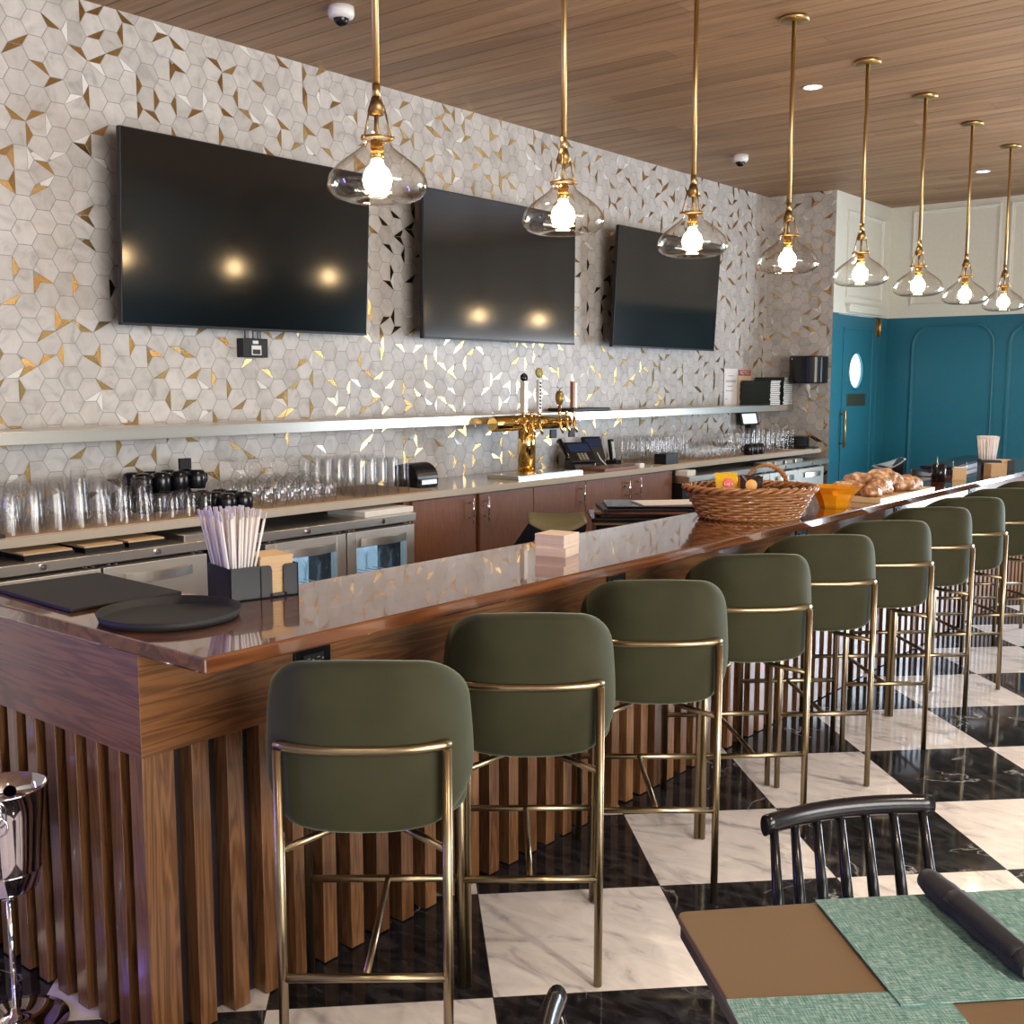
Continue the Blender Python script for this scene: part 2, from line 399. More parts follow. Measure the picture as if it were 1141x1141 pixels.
# ------------------------------------------------------------------ mesh helpers
class MB:
    def __init__(s):
        s.v = []; s.f = []; s.m = []; s.s = []; s.t = []

    def add(s, vs, fs, mat=0, smooth=False, tone=0.5):
        o = len(s.v); s.v += [tuple(v) for v in vs]
        for f in fs:
            s.f.append([i + o for i in f]); s.m.append(mat); s.s.append(smooth); s.t.append(tone)
        return s

    def box(s, x0, x1, y0, y1, z0, z1, mat=0, tone=0.5, M=None, bev=0.0):
        if bev:
            bm = bmesh.new()
            bmesh.ops.create_cube(bm, size=1.0)
            for v in bm.verts:
                v.co = Vector((x0 + (x1 - x0) * (v.co.x + .5), y0 + (y1 - y0) * (v.co.y + .5), z0 + (z1 - z0) * (v.co.z + .5)))
            bmesh.ops.bevel(bm, geom=bm.edges[:], offset=bev, segments=3, affect='EDGES', profile=0.5)
            bm.verts.index_update()
            vs = [M @ v.co if M else v.co.copy() for v in bm.verts]
            fs = [[v.index for v in f.verts] for f in bm.faces]
            bm.free()
            return s.add(vs, fs, mat, False, tone)
        vs = [Vector(p) for p in ((x0, y0, z0), (x1, y0, z0), (x1, y1, z0), (x0, y1, z0), (x0, y0, z1), (x1, y0, z1), (x1, y1, z1), (x0, y1, z1))]
        if M: vs = [M @ v for v in vs]
        return s.add(vs, [(0, 3, 2, 1), (4, 5, 6, 7), (0, 1, 5, 4), (1, 2, 6, 5), (2, 3, 7, 6), (3, 0, 4, 7)], mat, False, tone)

    def tube(s, pts, r, n=10, mat=0, closed=False, cap=True, tone=0.5):
        pts = [Vector(p) for p in pts]; N = len(pts)
        rs = r if isinstance(r, (list, tuple)) else [r] * N
        tang = []
        for i in range(N):
            a = pts[(i - 1) % N] if (closed or i > 0) else pts[i]
            b = pts[(i + 1) % N] if (closed or i < N - 1) else pts[i]
            t = (b - a); tang.append(t.normalized() if t.length > 1e-9 else Vector((0, 0, 1)))
        up = Vector((0, 0, 1)) if abs(tang[0].z) < 0.9 else Vector((1, 0, 0))
        nrm = (up - tang[0] * up.dot(tang[0])).normalized()
        vs = []
        for i in range(N):
            nrm = (nrm - tang[i] * nrm.dot(tang[i])).normalized()
            bi = tang[i].cross(nrm)
            for k in range(n):
                a = 2 * PI * k / n
                vs.append(pts[i] + (nrm * math.cos(a) + bi * math.sin(a)) * rs[i])
        fs = []
        for i in range(N if closed else N - 1):
            j = (i + 1) % N
            for k in range(n):
                fs.append((i * n + k, i * n + (k + 1) % n, j * n + (k + 1) % n, j * n + k))
        s.add(vs, fs, mat, True, tone)
        if cap and not closed:
            o = len(s.v) - len(vs)
            s.f.append([o + k for k in reversed(range(n))]); s.m.append(mat); s.s.append(False); s.t.append(tone)
            s.f.append([o + (N - 1) * n + k for k in range(n)]); s.m.append(mat); s.s.append(False); s.t.append(tone)
        return s

    def lathe(s, prof, c=(0, 0, 0), n=24, mat=0, tone=0.5, M=None, smooth=True):
        """prof: list of (radius, z)"""
        vs = []; fs = []
        for (r, z) in prof:
            for k in range(n):
                a = 2 * PI * k / n
                p = Vector((c[0] + r * math.cos(a), c[1] + r * math.sin(a), c[2] + z))
                vs.append(M @ p if M else p)
        for i in range(len(prof) - 1):
            for k in range(n):
                fs.append((i * n + k, i * n + (k + 1) % n, (i + 1) * n + (k + 1) % n, (i + 1) * n + k))
        return s.add(vs, fs, mat, smooth, tone)

    def prism(s, poly, a0, a1, plane='XY', mat=0, tone=0.5, M=None):
        def P(u, v, w):
            p = Vector((u, v, w)) if plane == 'XY' else (Vector((u, w, v)) if plane == 'XZ' else Vector((w, u, v)))
            return M @ p if M else p
        n = len(poly)
        vs = [P(u, v, a0) for u, v in poly] + [P(u, v, a1) for u, v in poly]
        fs = [list(reversed(range(n))), list(range(n, 2 * n))]
        fs += [(i, (i + 1) % n, n + (i + 1) % n, n + i) for i in range(n)]
        return s.add(vs, fs, mat, False, tone)

    def build(s, name, mats, parent=None, bevel=0.0, sub=0, recalc=True, tone=False):
        me = bpy.data.meshes.new(name)
        me.from_pydata([tuple(v) for v in s.v], [], s.f)
        if not isinstance(mats, (list, tuple)): mats = [mats]
        for m in mats: me.materials.append(MT[m] if isinstance(m, str) else m)
        me.polygons.foreach_set('material_index', s.m)
        me.polygons.foreach_set('use_smooth', s.s)
        if tone:
            a = me.attributes.new('tone', 'FLOAT', 'FACE'); a.data.foreach_set('value', s.t)
        if recalc:
            bm = bmesh.new(); bm.from_mesh(me)
            bmesh.ops.recalc_face_normals(bm, faces=bm.faces[:]); bm.to_mesh(me); bm.free()
        me.update()
        o = bpy.data.objects.new(name, me); COL.objects.link(o)
        if parent: o.parent = parent
        if bevel:
            b = o.modifiers.new('bevel', 'BEVEL'); b.width = bevel; b.segments = 2; b.limit_method = 'ANGLE'
            b.angle_limit = R(40); b.harden_normals = False
        if sub:
            b = o.modifiers.new('sub', 'SUBSURF'); b.levels = sub; b.render_levels = sub
        return o


def tag(o, label, cat, group=None, kind=None):
    o['label'] = label; o['category'] = cat
    if group: o['group'] = group
    if kind: o['kind'] = kind
    return o


def thing(name, label, cat, loc=(0, 0, 0), rz=0, group=None):
    o = bpy.data.objects.new(name, None); COL.objects.link(o)
    o.empty_display_size = 0.1
    o.location = loc; o.rotation_euler = (0, 0, rz)
    return tag(o, label, cat, group)


def structure(o):
    o['kind'] = 'structure'; return o


def dup(root, loc, rz=0.0, label=None, group=None):
    """copy a thing with its parts and sub-parts"""
    r = root.copy(); COL.objects.link(r)
    r.location = loc; r.rotation_euler = (0, 0, rz)
    if label: r['label'] = label
    if group: r['group'] = group
    for ch in list(root.children):
        c = ch.copy(); COL.objects.link(c); c.parent = r
        for g in ch.children:
            d = g.copy(); COL.objects.link(d); d.parent = c
    return r


def slab(w, h, t, rc, re, deform=None, mat=0, nseg=10, rings=7, mb=None):
    """cushion: rounded rectangle w x h in XZ, thickness t in Y, corner radius rc, edge radius re"""
    def outline(ins):
        pts = []
        a, b, r = w / 2 - ins, h / 2 - ins, max(rc - ins, 0.002)
        for cx, cz, a0 in ((a - r, b - r, 0), (-a + r, b - r, 90), (-a + r, -b + r, 180), (a - r, -b + r, 270)):
            for k in range(nseg + 1):
                an = R(a0 + 90 * k / nseg)
                pts.append((cx + r * math.cos(an), cz + r * math.sin(an)))
            # straight run gets extra points so bending stays smooth
            nx = {0: (-a + r, b, 0), 90: (-a, -b + r, 1), 180: (a - r, -b, 0), 270: (a, b - r, 1)}[a0]
            x0, z0 = pts[-1]
            for k in range(1, 8):
                q = k / 8
                pts.append((x0 + (nx[0] - x0) * q, z0 + (nx[1] - z0) * q))
        return pts
    loops = []
    base = outline(re)
    for q in (0.12, 0.35, 0.6, 0.8, 0.93):
        loops.append(([(x * q, z * q) for x, z in base], -t / 2))
    ne = 6
    for i in range(ne + 1):
        ph = R(90 * i / ne); loops.append((outline(re * (1 - math.sin(ph))), -(t / 2 - re + re * math.cos(ph))))
    for i in range(ne + 1):
        ph = R(90 * (1 - i / ne)); loops.append((outline(re * (1 - math.sin(ph))), (t / 2 - re + re * math.cos(ph))))
    for q in (0.93, 0.8, 0.6, 0.35, 0.12):
        loops.append(([(x * q, z * q) for x, z in base], t / 2))
    vs = []; n = len(base)
    for lp, y in loops:
        for x, z in lp:
            p = Vector((x, y, z)); vs.append(deform(p) if deform else p)
    fs = []
    for i in range(len(loops) - 1):
        for k in range(n):
            fs.append((i * n + k, i * n + (k + 1) % n, (i + 1) * n + (k + 1) % n, (i + 1) * n + k))
    fs.append(list(range(n))); fs.append([(len(loops) - 1) * n + k for k in range(n)])
    mb = mb or MB()
    return mb.add(vs, fs, mat, True)


def arc(c, r, a0, a1, n, plane='XZ'):
    out = []
    for k in range(n + 1):
        a = R(a0 + (a1 - a0) * k / n); u, v = r * math.cos(a), r * math.sin(a)
        out.append((c[0] + u, c[1], c[2] + v) if plane == 'XZ' else ((c[0], c[1] + u, c[2] + v) if plane == 'YZ' else (c[0] + u, c[1] + v, c[2])))
    return out


def text(name, s, size, loc, rot, mat, parent=None, ext=0.0004):
    cu = bpy.data.curves.new(name, 'FONT'); cu.body = s; cu.size = size; cu.extrude = ext
    cu.align_x = 'CENTER'; cu.align_y = 'CENTER'
    tmp = bpy.data.objects.new(name, cu); COL.objects.link(tmp)
    dg = bpy.context.evaluated_depsgraph_get()
    me = bpy.data.meshes.new_from_object(tmp.evaluated_get(dg))
    bpy.data.objects.remove(tmp)
    o = bpy.data.objects.new(name, me); COL.objects.link(o)
    me.materials.clear(); me.materials.append(MT[mat]); o.location = loc; o.rotation_euler = rot
    if parent: o.parent = parent
    return o


# ================================================================== STRUCTURE
XW, YE, XD, YF, ZC = -4.60, 9.27, -3.96, 10.56, 3.30
XR, YB = 5.0, -3.8
structure(MB().box(XW - .2, XR + .2, YB - .2, YF + .2, -0.1, 0).build('floor', 'floor'))


def ceiling():
    mb = MB(); y = YB - .1; w = 0.142
    random.seed(3)
    while y < YF + .1:
        x = XW - .2 - random.random() * 2.4
        while x < XR + .2:
            L = random.choice((1.8, 2.4, 3.0))
            x1 = min(x + L, XR + .2)
            if x1 > XW - .2:
                xx = max(x, XW - .2)
                mb.box(xx, x1 - .004, y, y + w - .006, ZC, ZC + .02, 0, random.random() ** .8)
            x += L
        y += w
    mb.box(XW - .2, XR + .2, YB - .2, YF + .2, ZC + .006, ZC + .12, 1, .5)
    return structure(mb.build('ceiling', ['ceiling', 'table_edge'], recalc=False, tone=True))


ceiling()


def hex_wall(name, to3d, a0, a1, z0, z1, backing):
    """hexagonal marble tiles, some with a corner ear of gold or white glass"""
    mb = MB(); e = 0.059; g = 0.0019
    dx, dz = 1.5 * e, math.sqrt(3) * e
    random.seed(11 + int(a0 * 10))
    i = 0; u = a0 - e

    def clip(poly):
        for ax, lim, sg in ((0, a0, 1), (0, a1, -1), (1, z0, 1), (1, z1, -1)):
            out = []
            for k in range(len(poly)):
                p, q = poly[k], poly[(k + 1) % len(poly)]
                ip, iq = sg * (p[ax] - lim) >= 0, sg * (q[ax] - lim) >= 0
                if ip: out.append(p)
                if ip != iq:
                    t = (lim - p[ax]) / (q[ax] - p[ax])
                    out.append((p[0] + t * (q[0] - p[0]), p[1] + t * (q[1] - p[1])))
            poly = out
            if len(poly) < 3: return None
        return poly

    def put(poly, mat, tone, h=0.0, tilt=(0, 0)):
        cx = sum(p[0] for p in poly) / len(poly); cz = sum(p[1] for p in poly) / len(poly)
        q = []
        for p in poly:
            d = math.hypot(p[0] - cx, p[1] - cz); k = max(0.0, 1 - g / max(d, 1e-5))
            q.append((cx + (p[0] - cx) * k, cz + (p[1] - cz) * k))
        q = clip(q)
        if not q: return
        mb.add([to3d(p[0], p[1], 0.006 + h + tilt[0] * (p[0] - cx) + tilt[1] * (p[1] - cz)) for p in q], [list(range(len(q)))], mat, False, tone)
        n = len(q)
    while u < a1 + e:
        v = z0 - dz + (dz / 2 if i % 2 else 0)
        while v < z1 + dz:
            H = [(u + e * math.cos(R(60 * k)), v + e * math.sin(R(60 * k))) for k in range(6)]
            tone = min(1, max(0, random.gauss(.6, .28)))
            ears = []
            if random.random() < 0.44:
                ears.append((random.randrange(6), 1))
            if random.random() < 0.15:
                ears.append((random.randrange(6), 2))
            if len(ears) == 2 and min((ears[0][0] - ears[1][0]) % 6, (ears[1][0] - ears[0][0]) % 6) < 2:
                ears.pop()
            cut = [k for k, _ in ears]
            tl = (random.uniform(-.002, .002), random.uniform(-.002, .002))
            put([H[k] for k in range(6) if k not in cut], 0, tone, 0, tl)
            for k, mt in ears:
                put([H[(k - 1) % 6], H[k], H[(k + 1) % 6]], mt, .5, 0.0002, (random.uniform(-.07, .07), random.uniform(-.07, .07)))
            v += dz
        u += dx; i += 1
    mb.add([to3d(a0, z0, .0045), to3d(a1, z0, .0045), to3d(a1, z1, .0045), to3d(a0, z1, .0045)], [(0, 1, 2, 3)], 3)
    backing(mb)
    return structure(mb.build(name, ['tile', 'gold_tile', 'white_tile', 'grout'], recalc=False, tone=True))


hex_wall('wall_back', lambda u, v, w: (XW + w, u, v), 1.35, YE, 0.85, ZC,
         lambda mb: mb.box(XW - .15, XW, YB, YE + .15, 0, ZC, 3))
hex_wall('wall_end', lambda u, v, w: (u, YE - w, v), XW, XD, 0.0, ZC,
         lambda mb: mb.box(XW, XD - .012, YE, YE + .1, 0, ZC, 3))


def moulding(mb, axis, c, a0, a1, z0, z1, sgn, w=0.03, d=0.014, mat=0, arch=0.0):
    """picture-frame moulding on a wall plane"""
    n = 6
    pts = []
    if arch:
        pts += [(a0, z0)]
        for k in range(n + 1):
            t = R(180 - 90 * k / n); pts.append((a0 + arch + arch * math.cos(t), z1 - arch + arch * math.sin(t)))
        for k in range(n + 1):
            t = R(90 - 90 * k / n); pts.append((a1 - arch + arch * math.cos(t), z1 - arch + arch * math.sin(t)))
        pts += [(a1, z0)]
    else:
        pts = [(a0, z0), (a0, z1), (a1, z1), (a1, z0)]
    N = len(pts)
    prof = [(0, 0), (0.0, d), (w * .35, d * 1.25), (w * .6, d * .6), (w, d * .4), (w, 0)]
    vs = []; fs = []
    ccx = (a0 + a1) / 2; ccz = (z0 + z1) / 2
    for i in range(N):
        p = Vector(pts[i]); a = Vector(pts[i - 1]); b = Vector(pts[(i + 1) % N])
        d1 = (p - a).normalized(); d2 = (b - p).normalized()
        n1 = Vector((d1.y, -d1.x)); n2 = Vector((d2.y, -d2.x))
        nn = (n1 + n2); nn = nn.normalized() / max(0.35, nn.normalized().dot(n1))
        for (o, h) in prof:
            q = p + nn * o
            vs.append((c + sgn * h, q.x, q.y) if axis == 'X' else (q.x, c + sgn * h, q.y))
    P = len(prof)
    for i in range(N):
        j = (i + 1) % N
        for k in range(P - 1):
            fs.append((i * P + k, j * P + k, j * P + k + 1, i * P + k + 1))
    mb.add(vs, fs, mat)


# door wall: cream above, teal below
ZT = 2.26
mb = MB()
mb.box(XD - .12, XD, YE, 9.40, 0, ZT, 1)
mb.box(XD - .12, XD, 10.33, YF, 0, ZT, 1)
mb.box(XD - .12, XD, YE, YF, ZT, ZC, 0)
moulding(mb, 'X', XD, 9.52, 10.36, 2.40, 3.16, 1, .035, .016, 0)
structure(mb.build('wall_side', ['cream', 'teal'], bevel=0.002))
mb = MB()
mb.box(XD - .005, XD + .035, 9.55, 10.36, ZT + .015, ZT + .075, 0)
mb.box(XD - .005, XD + .05, 9.53, 10.38, ZT + .065, ZT + .085, 0)
structure(mb.build('trim_1', ['cream'], bevel=0.004))

# the door
door = bpy.data.objects.new('door_1', None); COL.objects.link(door); door.location = (XD, 9.86, 0)
structure(door)


def Lc(o, x, y, z=0):
    return (x - o.location.x, y - o.location.y, z - o.location.z)


mb = MB()
dy0, dy1 = 9.40 - 9.86, 10.33 - 9.86
oc, oz, orx, orz = 9.84 - 9.86, 1.755, .165, .158
outer = [(dy0, .01), (dy1, .01), (dy1, ZT - .01), (dy0, ZT - .01)]
# slab with an oval opening
N = 40
ov = [(oc + orx * math.cos(2 * PI * k / N), oz + orz * math.sin(2 * PI * k / N)) for k in range(N)]


def on_rect(a):
    dx, dz = math.cos(a), math.sin(a)
    t = min((dy1 - oc) / dx if dx > 1e-6 else 1e9, (dy0 - oc) / dx if dx < -1e-6 else 1e9,
            (ZT - .01 - oz) / dz if dz > 1e-6 else 1e9, (.01 - oz) / dz if dz < -1e-6 else 1e9)
    return (oc + dx * t, oz + dz * t)


angs = sorted([2 * PI * k / N for k in range(N)] + [math.atan2(z - oz, y - oc) % (2 * PI) for y, z in outer])
inn = [(oc + orx * math.cos(a), oz + orz * math.sin(a)) for a in angs]; outr = [on_rect(a) for a in angs]
n = len(angs)
for x in (-.045, -.004):
    mb.add([(x, y, z) for y, z in inn] + [(x, y, z) for y, z in outr], [(i, (i + 1) % n, n + (i + 1) % n, n + i) for i in range(n)], 0)
mb.add([(-.045, y, z) for y, z in inn] + [(-.004, y, z) for y, z in inn], [(i, (i + 1) % n, n + (i + 1) % n, n + i) for i in range(n)], 0)
mb.add([(-.045, y, z) for y, z in outr] + [(-.004, y, z) for y, z in outr], [(i, (i + 1) % n, n + (i + 1) % n, n + i) for i in range(n)], 0)
moulding(mb, 'X', -.004, dy0 + .12, dy1 - .12, .3, ZT - .12, 1, .02, .007, 0)
structure(mb.build('door_panel', ['teal'], door, recalc=False))
structure(MB().add([(-.03, y, z) for y, z in ov], [list(range(N))], 0).build('oval_window', ['daylit_glass'], door, recalc=False))
mb = MB()
vs = []
for k in range(N):
    for rr, xx in ((1.0, .004), (1.07, .008), (1.14, .0)):
        vs.append((xx, oc + orx * rr * math.cos(2 * PI * k / N), oz + orz * rr * math.sin(2 * PI * k / N)))
mb.add(vs, [(k * 3 + j, ((k + 1) % N) * 3 + j, ((k + 1) % N) * 3 + j + 1, k * 3 + j + 1) for k in range(N) for j in (0, 1)], 0, True)
structure(mb.build('window_ring', ['teal'], door))
structure(MB().box(-.004, .0, -.215, .21, 1.435, 1.545).build('push_plate', 'stool_metal', door))
mb = MB(); mb.tube([(.045, -.352, 1.065), (.045, -.352, 1.40)], .012, 12)
for z in (1.10, 1.365): mb.tube([(-.004, -.352, z), (.045, -.352, z)], .008, 8)
structure(mb.build('door_handle', 'brass', door))
mb = MB(); mb.tube([(.016, dy1 + .0, 2.085), (.016, dy1 + .0, 2.25)], .013, 12)
mb.box(-.002, .006, dy1 - .05, dy1 + .05, 2.085, 2.25)
structure(mb.build('door_hinge', 'brass', door))

# far wall with panels and the glass entrance doors (they light the floor)
mb = MB()
DX0, DX1, DZ = -1.25, 1.65, 2.12
for x0, x1 in ((XD - .12, DX0), (DX1, XR + .12)):
    mb.box(x0, x1, YF, YF + .12, 0, ZT, 1); mb.box(x0, x1, YF, YF + .12, ZT, ZC, 0)
mb.box(DX0, DX1, YF, YF + .12, DZ, ZC, 0)
xs = -3.75
while xs < XR - .8:
    if not (xs + .78 > DX0 - .1 and xs < DX1 + .1):
        moulding(mb, 'Y', YF, xs, xs + .79, 2.37, 3.25, -1, .035, .016, 0)
        moulding(mb, 'Y', YF, xs + .03, xs + .79, .35, 2.19, -1, .035, .016, 1, arch=.2)
    else:
        moulding(mb, 'Y', YF, xs, xs + .79, 2.55, 3.25, -1, .035, .016, 0)
    xs += .87
structure(mb.build('wall_far', ['cream', 'teal']))
mb = MB()
for x in (DX0, (DX0 + DX1) / 2 - .05, DX1 - .07):
    mb.box(x, x + (.1 if x not in (DX0, DX1 - .07) else .07), YF + .01, YF + .07, 0, DZ)
mb.box(DX0, DX1, YF + .01, YF + .07, DZ - .08, DZ); mb.box(DX0, DX1, YF + .01, YF + .07, 0, .18)
structure(mb.build('door_2', 'brass', bevel=.003))

# right wall with street windows, rear wall, left return
mb = MB()
WY0, WY1, WZ0, WZ1 = -1.9, 3.9, .6, 2.9
for y0, y1 in ((YB, WY0), (WY1, YF)):
    mb.box(XR, XR + .12, y0, y1, 0, ZT - .4, 1); mb.box(XR, XR + .12, y0, y1, ZT - .4, ZC, 0)
mb.box(XR, XR + .12, WY0, WY1, 0, WZ0, 1); mb.box(XR, XR + .12, WY0, WY1, WZ1, ZC, 0)
ys = 4.1
while ys < YF - 1:
    moulding(mb, 'X', XR, ys, ys + .95, .3, 1.75, -1, .035, .016, 1)
    moulding(mb, 'X', XR, ys, ys + .95, 1.97, 3.2, -1, .035, .016, 0)
    ys += 1.05
structure(mb.build('wall_right', ['cream', 'teal']))
mb = MB()
for k in range(6):
    y = WY0 + (WY1 - WY0 - .06) * k / 5
    mb.box(XR + .02, XR + .08, y, y + .06, WZ0, WZ1)
mb.box(XR + .02, XR + .08, WY0, WY1, WZ0, WZ0 + .06); mb.box(XR + .02, XR + .08, WY0, WY1, WZ1 - .06, WZ1)
structure(mb.build('window_1', 'black', bevel=.003))
mb = MB()
mb.box(XW, XR, YB - .12, YB, 0, ZC, 0)
mb.box(XW, XR, YB, YB + .02, 0, .9, 1)
structure(mb.build('wall_rear', ['cream', 'teal']))


# ================================================================== BAR COUNTER
BX, BXf, BY = -2.0, -2.277, 1.387      # top edge, face plane, end plane
BT, BU = 1.050, 1.012
bar = thing('bar_counter', 'long dark wooden bar with glossy top and slatted front, stools lined along it', 'bar counter', (-2.27, 1.40, 0))
ox, oy = -2.27, 1.40
mb = MB()
poly = [(-2.0, 1.379), (-2.0, 9.3), (-2.54, 9.3), (-2.54, 1.80), (-3.19, 1.80), (-3.19, 1.379)]
mb.prism([(x - ox, y - oy) for x, y in poly], BU, BT)
top = mb.build('countertop', 'bar_top', bar, bevel=.006)
mb = MB()
mb.prism([(BXf - ox, BY - oy), (BXf - ox, 9.25 - oy), (BXf - .03 - ox, 9.25 - oy), (BXf - .03 - ox, BY + .03 - oy)], .756, BU)
mb.build('apron', 'fir', bar, bevel=.002)
MB().prism([(BXf - ox, BY - oy), (BXf - .03 - ox, BY + .03 - oy), (-3.17 - ox, BY + .03 - oy), (-3.17 - ox, BY - oy)], .756, BU).build('end_apron', 'fir_x', bar, bevel=.002)
random.seed(5)
mb = MB()
mb.box(BXf - .055 - ox, BXf - ox, BY - oy, BY + .088 - oy, .0, .757, 0, .7)       # corner post
y = 1.525
while y < 9.2:
    mb.box(BXf - .055 - ox, BXf - ox, y - oy, y + .050 - oy, .004, .757, 0, random.random())
    y += .1035
mb.box(BXf - .085 - ox, BXf - .055 - ox, BY + .05 - oy, 9.2 - oy, .0, BU - .01, 1)
mb.build('slat_cladding', ['slat', 'table_edge'], bar, tone=True, bevel=0.0015)
mb = MB()
x = BXf - .148
while x > -3.16:
    mb.box(x - ox, x + .050 - ox, BY - oy, BY + .055 - oy, .004, .757, 0, random.random())
    x -= .1035
mb.box(-3.17 - ox, BXf - .06 - ox, BY + .055 - oy, BY + .085 - oy, .0, BU - .01, 1)
mb.build('end_slat_cladding', ['slat', 'table_edge'], bar, tone=True, bevel=0.0015)
mb = MB()
mb.box(-2.50 - ox, -2.48 - ox, 1.82 - oy, 9.2 - oy, 0, BU); mb.box(-3.17 - ox, -2.48 - ox, 1.76 - oy, 1.78 - oy, 0, BU)
mb.build('back_panel', 'bounce_panel', bar)
for k, yo in enumerate((1.914, 3.40, 5.03, 6.345, 7.75)):
    mb = MB(); yc = yo - oy; w = .064 if k == 0 else .062
    mb.box(BXf - ox, BXf + .007 - ox, yc - w, yc + w, .862, .932, 0, bev=.002)
    f = mb.build('outlet', 'black_gloss', bar)
    mb = MB()
    for dz in (-.0,):
        mb.box(BXf + .007 - ox, BXf + .011 - ox, yc - .036, yc + .036, .880, .914, 0, bev=.001)
    for q in (-.022, .012):
        for zz in (.889, .901):
            mb.box(BXf + .011 - ox, BXf + .0115 - ox, yc + q, yc + q + .009, zz, zz + .003, 1)
        mb.tube([(BXf + .011 - ox, yc + q + .02, .897), (BXf + .0116 - ox, yc + q + .02, .897)], .003, 8, 1)
    mb.build('socket', ['black', 'steel'], f)


# ================================================================== BAR STOOLS
def make_stool():
    t = thing('bar_stool', '', 'bar stool')
    m = 'stool_metal'; r = .0115
    bw, fw, dep = .187, .215, .50
    # origin between the rear legs, +y faces forward
    for s in (-1, 1):
        MB().tube([(s * bw, 0, 0.003), (s * bw, 0, .845)], r, 14).build('rear_leg', m, t)
        MB().tube([(s * fw, dep, .003), (s * fw, dep, .63), (s * (fw - .012), dep - .012, .648), (s * .12, dep - .06, .652)], r, 14).build('front_leg', m, t)
    MB().tube([(-bw, 0, .31), (bw, 0, .31)], .0100, 12).build('rear_footrest', m, t)
    MB().tube([(-fw, dep, .31), (fw, dep, .31)], .0100, 12).build('front_footrest', m, t)
    MB().tube([(0, 0, .31), (0, dep, .31)], .0085, 10).build('stretcher', m, t)
    for s in (-1, 1):
        MB().tube([(s * bw, 0, .612), (s * .075, .112, .620), (s * .06, .14, .630), (s * .06, .42, .650)], .0090, 10).build('seat_rail', m, t)
    pts = []
    for k in range(25):
        u = -1 + 2 * k / 24
        x = u * (bw + .006)
        pts.append((x, -.030 + .045 * abs(u) ** 3.0, .852))
    MB().tube(pts, .0115, 12).build('back_rail', m, t)

    def bend(p):
        # shell leans back a touch and wraps round the sitter
        u = p.x / .2525
        h = (p.z + .199) / .398
        y = p.y + .005 + .155 * abs(u) ** 3.4 - .02 * h
        k = 1.0 + .02 * (1 - h) - .13 * max(0, h - .35) ** 1.5
        yy = y
        zz = p.z + .852 + .022 * abs(u) ** 2 * max(0, .5 - h) * 2 - .028 * abs(u) ** 2.4 * max(0, h - .5) * 2
        return Vector((p.x * k * (1 - .05 * abs(u) ** 4), yy, zz))
    slab(.505, .397, .052, .115, .024, bend).build('backrest', 'velvet', t)

    def seat(p):
        # slab lies in XZ -> turn to XY
        x, th, y = p.x, p.y, p.z
        crown = .012 * (1 - (x / .23) ** 2) * (1 - (y / .22) ** 2)
        return Vector((x, y + .255, .705 - th + (crown if th < 0 else 0)))
    slab(.455, .44, .09, .11, .035, seat).build('seat', 'velvet', t)
    return t


stool = make_stool()
ORD = ['nearest the camera at the bar corner', 'second from the camera, in front of the floor joint', 'third from the camera',
       'fourth from the camera, below the napkin end of the row', 'fifth from the camera, below the wicker basket',
       'sixth from the camera, beside the amber bowl', 'seventh from the camera, beside the pastry board',
       'eighth from the camera, below the pen cup', 'ninth from the camera, cut by the right picture edge', 'last seen, mostly outside the right picture edge']
ORD = ['nearest the camera at the bar corner', 'second of the row from the bar corner',
       'third of the row from the bar corner', 'fourth of the row from the bar corner', 'fifth of the row from the bar corner',
       'sixth of the row from the bar corner', 'seventh of the row from the bar corner', 'eighth of the row from the bar corner',
       'ninth of the row from the corner', 'tenth of the row from the corner']
RR = [(-1.590, 1.715, 40), (-1.609, 2.338, 40), (-1.598, 2.966, 39), (-1.605, 3.64, 44), (-1.612, 4.271, 42),
      (-1.585, 4.870, 42), (-1.603, 5.520, 42), (-1.608, 6.110, 42), (-1.605, 6.74, 42), (-1.605, 7.37, 42)]
for i, (x, y, a) in enumerate(RR):
    th = R(a); c, s_ = math.cos(th), math.sin(th)
    loc = (x - .187 * c, y - .187 * s_, 0)
    lab = 'olive green velvet bar stool with brass legs, ' + ORD[i]
    if i == 0:
        stool.location = loc; stool.rotation_euler = (0, 0, th); stool['label'] = lab; stool['group'] = 'green velvet bar stools'
    else:
        dup(stool, loc, th, lab, 'green velvet bar stools')


